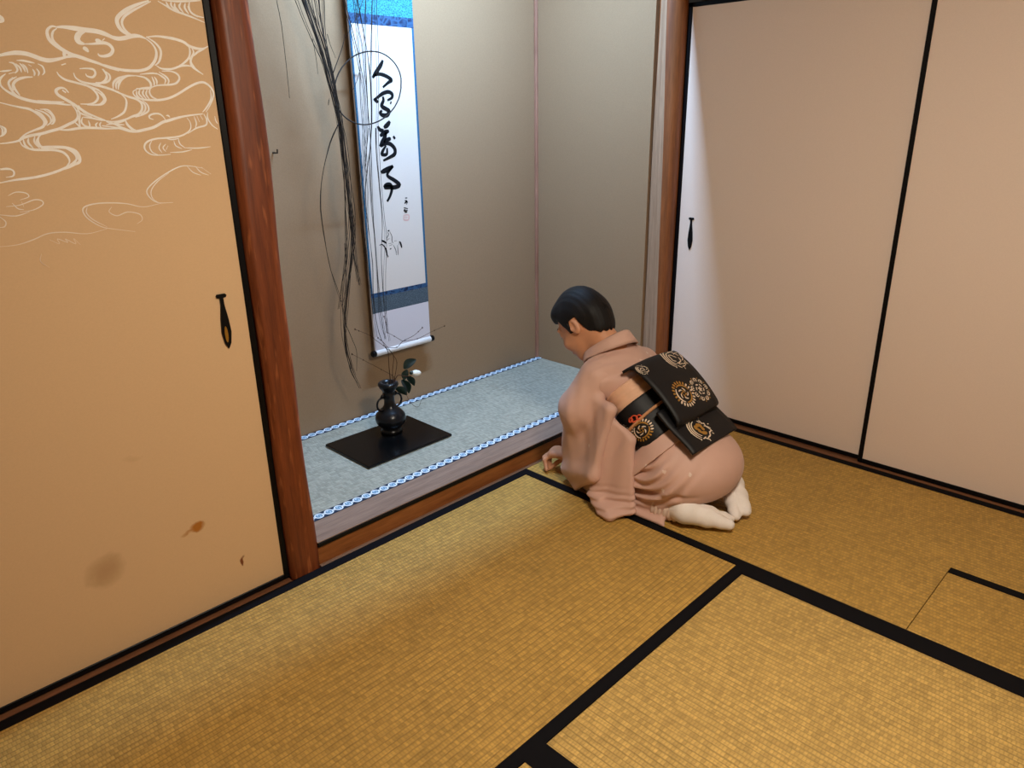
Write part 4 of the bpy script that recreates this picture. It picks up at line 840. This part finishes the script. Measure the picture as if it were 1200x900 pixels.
# hairline: forehead height in front, dropping before the ear, above the ear, down to the nape
line = np.where(fx > .045, .052 + .0 * fx, np.where(fx > .018, -.022 + (fx - .018) * 2.7, np.where(fx > -.04, .012 + (.018 - fx) * .0, -.030 + (fx + .04) * .1)))
line = np.where((fx > .005) & (fx < .026), np.minimum(line, -.022), line)
line = np.where((fx <= .005) & (fx > -.035), .016, line)
line = np.where(fx <= -.035, -.050 - np.clip(-.035 - fx, 0, .05) * .75 + .005 * np.sin(lx * 260 + fx * 90), line)
hv.F = np.maximum(hv.F, (line - ux).astype(np.float32) * .8)
hv.F = hv.F + (-.0005 * np.sin(lx * 420 + fx * 60) * np.clip((.09 - fx) * 8, 0, 1)).astype(np.float32)
hair = hv.build('hair', M['hair'], PE, 1)
cl_ = MB()
for i in range(5):
    b = Vector(hp(-.108 - .004 * i, -.02 + .010 * i, -.022 + .006 * i))
    cl_.tube([b, b + Vector((.004, -.008, .0)), b + Vector((.006, -.012, -.010)), b + Vector((.002, -.008, -.018))], [.0012, .0010, .0008, .0004], 5)
cl_.build('loose_strands', M['hair'], hair, smooth=True)

# --- kimono: one draped surface over folded legs, hips, trunk and shoulders
TA, TB = A3((.222, -.615, .185)), A3((.208, -.325, .432)); TD = (TB - TA); TLEN = float(np.linalg.norm(TD)); TD = TD / TLEN
TN = np.cross(A3((1, 0, 0)), TD); TN /= np.linalg.norm(TN)        # towards the back
if TN[2] < 0: TN = -TN
def kimono_core(V, grow=0.0):
    V.ell((.222, -.630, .162), (.188 + grow, .152 + grow, .122 + grow), .05)
    V.cone((.130, -.60, .140), (.110, -.285, .088), .105 + grow, .078 + grow, .05)
    V.cone((.310, -.60, .140), (.325, -.285, .088), .105 + grow, .078 + grow, .05)
    V.cone((.218, -.56, .13), (.218, -.31, .088), .10 + grow, .07 + grow, .05)
    V.cone(TA, TB, .100 + grow, .088 + grow, .05, 1.42)
    V.cone((.085, -.300, .440), (.345, -.305, .425), .064 + grow, .064 + grow, .05)
    V.ell((.205, -.285, .44), (.13 + grow, .075 + grow, .085 + grow), .04)
kv = Vol((-.06, -.84, -.012), (.50, -.16, .58), .0042)
kimono_core(kv)
# the layer round the shins, spreading on the mat
kv.cone((.095, -.60, .040), (.085, -.300, .045), .050, .055, .03)
kv.cone((.340, -.60, .040), (.345, -.300, .045), .050, .055, .03)
kv.tri((.034, -.640, .010), (.020, -.36, .018), (.150, -.50, .050), .008, .015)
kv.tri((.034, -.640, .010), (.100, -.660, .052), (.150, -.50, .060), .007, .012)
kv.tri((.370, -.67, .055), (.330, -.70, .075), (.330, -.56, .07), .010, .02)
X, Y, Z = kv.grid()
# drape folds
def band(t, a, b, s): return 1 / (1 + np.exp(-(t - a) / s)) * 1 / (1 + np.exp((t - b) / s))
rho = np.sqrt((Y + .50) ** 2 + (Z - .285) ** 2); th = np.arctan2(Z - .285, -(Y + .50))
w1 = band(rho, .07, .24, .012) * band(th, -2.5, -.55, .12) * (X < .2)
kv.F = kv.F + (.0085 * np.sin(rho * 175 + 1.6 * np.sin(th * 2)) * w1 + .006 * np.sin(rho * 95 + th * 3) * w1).astype(np.float32)
w2 = band(Z, .33, .50, .02) * band(Y, -.47, -.24, .02) * (X < .2)
kv.F = kv.F + (.0035 * np.sin((X * .5 + Y) * 150 + Z * 40) * w2).astype(np.float32)
# sharp crease where the seat meets the shin layer
cr = np.exp(-((Z - (.088 + .12 * np.clip(-.42 - Y, -.2, .3) ** 1)) / .010) ** 2) * band(Y, -.70, -.33, .02) * (X < .25)
kv.F = kv.F + (.010 * cr).astype(np.float32)
# room for the feet
kv.cone((.06, -.68, .03), (.19, -.83, .03), .05, .05, .02, op='cut')
kv.cone((.36, -.72, .04), (.22, -.83, .03), .055, .05, .02, op='cut')
kv.floor(.0035)
km = kv.build('kimono', M['kimono'], PE, 1)

# sleeves
sv = Vol((-.13, -.56, -.012), (.17, -.10, .54), .0036)
sv.cone((.085, -.300, .440), (.030, -.262, .330), .066, .064, .04)
sv.cone((.030, -.262, .330), (.082, -.205, .130), .058, .050, .05)
sv.tri((.066, -.222, .395), (.058, -.192, .060), (.022, -.412, .365), .016, .03)
sv.tri((.058, -.192, .060), (-.026, -.385, .128), (.022, -.412, .365), .015, .03)
sv.tri((.058, -.192, .060), (.028, -.262, .014), (-.026, -.385, .128), .012, .045)
X, Y, Z = sv.grid()
sx_ = (Y + .30) * .95 + (X - .03) * -.3
sv.F = sv.F + (.0042 * np.sin(sx_ * 60 + Z * 6 + .6) * band(Z, .03, .36, .05) + .0016 * np.sin(sx_ * 130 - Z * 22) * band(Z, .20, .40, .05)).astype(np.float32)
sv.floor(.003)
sl = sv.build('sleeve', M['kimono'], km, 2)
rv = Vol((-.16, -.60, -.012), (.12, -.30, .42), .0036)
rv.tri((.030, -.400, .33), (.042, -.485, .27), (-.010, -.375, .06), .014, .02)
rv.tri((.042, -.485, .27), (.006, -.518, .030), (-.010, -.375, .06), .014, .02)
rv.tri((.008, -.520, .030), (-.058, -.478, .016), (-.020, -.375, .05), .014, .02)
rv.tri((-.058, -.478, .016), (-.052, -.435, .016), (-.020, -.375, .05), .013, .02)
X, Y, Z = rv.grid()
rv.F = rv.F + (.0030 * np.sin((Y * .9 - X * .6) * 80 + Z * 10) * band(Z, .06, .34, .02) + .004 * np.sin(Z * 260 + Y * 40) * band(Z, .02, .085, .012)).astype(np.float32)
rv.floor(.003)
rv.build('sleeve_drape', M['kimono'], km, 2)
qv = Vol((.26, -.50, -.012), (.52, -.09, .52), .006)
qv.cone((.345, -.300, .425), (.405, -.235, .250), .064, .060, .04)
qv.cone((.405, -.235, .250), (.345, -.175, .105), .058, .050, .04)
qv.quad((.35, -.19, .40), (.36, -.175, .05), (.41, -.40, .02), (.42, -.40, .36), .016, .03)
qv.floor(.003)
qv.build('sleeve', M['kimono'], km, 2)

# collar standing off the nape
def collar():
    lo = [(.130, -.205, .440), (.100, -.225, .478), (.098, -.268, .508), (.125, -.325, .538), (.172, -.356, .552), (.215, -.360, .550), (.262, -.345, .535), (.300, -.295, .505), (.305, -.240, .470), (.290, -.180, .425)]
    up = [(.150, -.190, .455), (.120, -.208, .498), (.118, -.248, .535), (.142, -.298, .572), (.180, -.324, .590), (.212, -.327, .590), (.245, -.315, .575), (.272, -.270, .540), (.278, -.220, .495), (.265, -.165, .440)]
    L = catmull(lo, 4); U = catmull(up, 4); mb = MB(); V = []; F = []; n = len(L); c = np.array((.205, -.25, .50))
    for k in range(n):
        row = []
        for t in (0, .33, .66, 1.0):
            p = L[k] * (1 - t) + U[k] * t; row.append(p)
        for p in row: V.append(p)
        for p in reversed(row):
            d = c - p; d[2] = 0; d = d / (np.linalg.norm(d) + 1e-6); V.append(p + d * .006)
    for k in range(n - 1):
        for j in range(8): F.append((k * 8 + j, k * 8 + (j + 1) % 8, (k + 1) * 8 + (j + 1) % 8, (k + 1) * 8 + j))
    F += [tuple(range(8)), tuple((n - 1) * 8 + j for j in range(8))]
    mb.add(V, F).build('collar', M['kimono'], km, smooth=True)
collar()

# shells round the trunk: fold of the kimono, obi, obi scarf
def shell(name, mat, parent, t0, t1, grow, wav=0.0):
    v = Vol((-.02, -.76, .05), (.46, -.18, .58), .0045)
    v.cone(TA, TB, .100 + grow, .088 + grow, .05, 1.42)
    if t0 < .10: v.ell((.222, -.630, .162), (.196 + grow, .152 + grow, .122 + grow), .05)
    if t0 < .10: v.cone((.130, -.60, .140), (.110, -.285, .088), .105 + grow, .078 + grow, .05)
    X, Y, Z = v.grid()
    t = (X - TA[0]) * TD[0] + (Y - TA[1]) * TD[1] + (Z - TA[2]) * TD[2]
    if wav: v.F = v.F + (wav * np.sin(t * 240 + X * 25)).astype(np.float32)
    n = (Y - TA[1]) * TN[1] + (Z - TA[2]) * TN[2]
    v.F = np.maximum(v.F, np.maximum(t0 - t, t - t1 + 0 * n)).astype(np.float32)
    v.F = np.maximum(v.F, np.float32(-.15) - n)
    return v.build(name, mat, parent, 1)
shell('waist_fold', M['kimono'], km, .062, .125, .010)
ob = shell('obi', M['obi'], PE, .112, .262, .014)
shell('obi_scarf', M['obiage'], PE, .255, .330, .010, .0022)

# drum knot and tail flap of the obi
def sheet(name, prof, x0, x1, th, mat, parent, bulge=.0):
    P = catmull([np.array(p, float) for p in prof], 5); mb = MB(); V = []; F = []; n = len(P); NX = 12
    N = []
    for k in range(n):
        t = P[min(k + 1, n - 1)] - P[max(k - 1, 0)]; t = t / np.hypot(*t); N.append(np.array([t[1], -t[0]]) if (t[1] * -.66 - t[0] * .75) > 0 else np.array([-t[1], t[0]]))
    for k in range(n):
        for s_ in (0, 1):
            for j in range(NX + 1):
                u = j / NX; b = bulge * (1 - (2 * u - 1) ** 2)
                q = P[k] + N[k] * (b - s_ * th); V.append((x0 + (x1 - x0) * u, q[0], q[1]))
    R_ = 2 * (NX + 1)
    for k in range(n - 1):
        for j in range(NX):
            F.append((k * R_ + j, k * R_ + j + 1, (k + 1) * R_ + j + 1, (k + 1) * R_ + j))
            o = NX + 1; F.append((k * R_ + o + j, (k + 1) * R_ + o + j, (k + 1) * R_ + o + j + 1, k * R_ + o + j + 1))
        for j in (0, NX): F.append((k * R_ + j, (k + 1) * R_ + j, (k + 1) * R_ + NX + 1 + j, k * R_ + NX + 1 + j))
    for k in (0, n - 1):
        for j in range(NX): F.append((k * R_ + j, k * R_ + j + 1, k * R_ + NX + 2 + j, k * R_ + NX + 1 + j))
    o = mb.add(V, F).build(name, mat, parent, smooth=True)
    cum = [0]
    for k in range(1, n): cum.append(cum[-1] + float(np.hypot(*(P[k] - P[k - 1]))))
    def mp(u, v, lift=.0013):
        """u metres from x0, v metres along the profile"""
        k = max(0, min(n - 2, int(np.searchsorted(cum, v) - 1))); f = (v - cum[k]) / (cum[k + 1] - cum[k] + 1e-9)
        uu = u / (x1 - x0); b = bulge * (1 - (2 * uu - 1) ** 2)
        q = P[k] * (1 - f) + P[k + 1] * f + (N[k] * (1 - f) + N[k + 1] * f) * (b + lift)
        return (x0 + u, q[0], q[1])
    return o, mp, cum[-1]
drum, mpD, LD = sheet('drum_knot', [(-.400, .484), (-.428, .503), (-.458, .503), (-.520, .468), (-.575, .424), (-.618, .380), (-.632, .355), (-.615, .338), (-.585, .350), (-.55, .375)], .090, .342, .010, M['obi'], ob, .006)
tail, mpT, LT = sheet('tail_flap', [(-.560, .385), (-.600, .352), (-.640, .326), (-.680, .301), (-.706, .279)], .072, .352, .008, M['obi'], ob, .003)

def medallion(parent, mp, cu, cv, R, kind, rnd):
    """embroidered roundel: mp maps (u, v) on the obi to space"""
    w = MB(); g = MB(); sub = 2
    def pl(a, r, sq=1.0): return (cu + r * math.cos(a), cv + r * math.sin(a))
    def dot(mb, a, r, s_, ar=1.5):
        pts = [pl(a, r - s_ * ar), pl(a, r), pl(a, r + s_ * ar)]; ribbon(mb, pts, s_ * 1.7, mp, .5, sub)
    def arc(mb, r, a0, a1, wd, r2=None):
        r2 = r if r2 is None else r2; pts = [pl(a0 + (a1 - a0) * i / 7, r + (r2 - r) * i / 7) for i in range(8)]; ribbon(mb, pts, wd, mp, .5, sub)
    if kind == 'shell':
        for i in range(22): dot(g if 9 < i < 20 else w, 2 * math.pi * i / 22, R * .90, R * .085)
        for k in range(3): arc(g if k != 1 else w, R * .68, k * 2.1, k * 2.1 + 1.9, R * .13)
        for k in range(5): arc(w, R * .45, k * 1.26, k * 1.26 + .9, R * .10, R * .28)
        for k in range(4): arc(g, R * .25, k * 1.57, k * 1.57 + 1.2, R * .10, R * .1)
    elif kind == 'flower':
        for i in range(9):
            a = 2 * math.pi * i / 9; c0 = pl(a, R * .74)
            ribbon(w, [(c0[0] + R * .17 * math.cos(a + q), c0[1] + R * .17 * math.sin(a + q)) for q in (-2.2, -1.3, -.4, .5, 1.4, 2.3)], R * .09, mp, .5, sub)
            dot(g, a + .35, R * .95, R * .05); dot(w, a, R * .72, R * .06)
        for i in range(6): arc(w, R * .42, i * 1.05, i * 1.05 + .75, R * .11, R * .34)
        for i in range(5): dot(w, i * 1.26, R * .12, R * .07)
    else:
        for i in range(3): arc(w, R * (.62 + .17 * i), 2.2 + i * .1, 4.6 - i * .1, R * .10)
        for i in range(14):
            a = -1.6 + i * .26; arc(w, R * rnd.uniform(.45, .95), a, a + .42, R * .085, R * rnd.uniform(.5, .98))
        for i in range(6): arc(g if kind == 'gold' else w, R * rnd.uniform(.15, .5), i * 1.05, i * 1.05 + 1.1, R * (.26 if kind == 'gold' else .10), R * rnd.uniform(.1, .5))
        for i in range(8): dot(w, i * .785, R * .97, R * .05)
    if w.v: tag(w.build('ivory_roundel', M['thread_white'], parent), kind='stuff')
    if g.v: tag(g.build('gold_roundel', M['thread_gold'], parent), kind='stuff')
rd = random.Random(3)
medallion(drum, mpD, .200, .085, .052, 'scroll', rd)
medallion(drum, mpD, .020, .075, .024, 'scroll', rd)
medallion(drum, mpD, .098, .215, .048, 'shell', rd)
medallion(drum, mpD, .190, .225, .048, 'flower', rd)
medallion(tail, mpT, .110, .118, .052, 'gold', rd)
# roundels and cord on the band round the waist, laid on the obi's side by ray search
dg = bpy.context.evaluated_depsgraph_get()
def project_side(t, a, lift):
    """point on the obi band at height t along the trunk and angle a round it (0 = left side, + = towards the back)"""
    c = TA + TD * t; d = A3((-math.cos(a), 0, 0)) + TN * math.sin(a)
    g = .014; r = .100 + (.088 - .100) * t / TLEN + g
    rx = r * 1.42
    k = 1 / math.sqrt((math.cos(a) / rx) ** 2 + (math.sin(a) / r) ** 2)
    p = c + d * (k + lift); return (float(p[0]), float(p[1]), float(p[2]))
mpB = lambda u, v: project_side(v, u / .13, .0022)
medallion(ob, mpB, .02, .160, .036, 'shell', rd)
medallion(ob, mpB, -.045, .195, .034, 'flower', rd)
cd = MB().tube([project_side(.188 + .012 * math.sin(a * 1.2), a, .006) for a in [-1.2 + i * .1 for i in range(25)]], .0055, 8).build('obi_cord', M['cord'], ob, smooth=True)
kn = MB()
for (t0, a0, rt, ra) in ((.205, .20, .010, .075), (.199, .30, .007, .055), (.209, .12, .006, .045)):
    kn.tube([project_side(t0 + rt * math.cos(q), a0 + ra * math.sin(q), .009 + .002 * math.sin(2 * q)) for q in [2 * math.pi * j / 14 for j in range(15)]], .0026, 6)
kn.build('cord_knot', M['red_knot'], cd, smooth=True)

# --- tabi socks, soles turned up
def tabi(heel, toe, side, ank):
    h, t = A3(heel), A3(toe); d = t - h; L = float(np.linalg.norm(d)); d = d / L; s = np.cross(d, A3((0, 0, 1))); s /= np.linalg.norm(s)
    lo = np.minimum(h, t) - .07; hi = np.maximum(h, t) + .07; v = Vol(np.minimum(lo, A3(ank) - .05), np.maximum(hi, A3(ank) + .05), .004)
    v.ell(h + A3((0, 0, .004)), (.038, .038, .038), .02)
    v.cone(h, h + d * L * .55, .038, .031, .02); v.cone(h + d * L * .40 + s * .012, t + s * .022, .030, .019, .02); v.cone(h + d * L * .40 - s * .012, t - s * .020 - d * .012, .030, .018, .02)
    v.cone(t + s * .020 * side - d * .02, t + s * .020 * side + d * .012, .016, .013, .008)
    v.cone(h, ank, .036, .036, .02)
    X, Y, Z = v.grid(); al = (X - h[0]) * d[0] + (Y - h[1]) * d[1]; la = (X - h[0]) * s[0] + (Y - h[1]) * s[1]
    v.F = v.F + (.0016 * np.sin(al * 140 + la * 60) * band(al, .02, .13, .01)).astype(np.float32)
    v.F = v.F + (.0035 * np.exp(-((la - .004 * side - .006 * np.sin(al * 20)) / .0035) ** 2) * (al > .02) * (Z > .03)).astype(np.float32)
    v.floor(.002)
    o = v.build('tabi_sock', M['tabi'], PE, 1)
    return o
tabi((.086, -.682, .058), (.168, -.796, .030), -1, (.095, -.61, .045))
tabi((.328, -.716, .072), (.240, -.806, .030), 1, (.325, -.64, .06))
for (q0, q1) in (((.098, -.645, .045), (.085, -.585, .045)), ((.325, -.68, .058), (.325, -.60, .055))):
    lin = Vol(np.minimum(q0, q1) - .06, np.maximum(q0, q1) + .06, .004)
    lin.cone(q0, q1, .042, .045, .01)
    X, Y, Z = lin.grid(); lin.F = lin.F + (.003 * np.sin(Y * 420 + Z * 60)).astype(np.float32); lin.floor(.002)
    lin.build('under_robe', M['underrobe'], PE, 1)
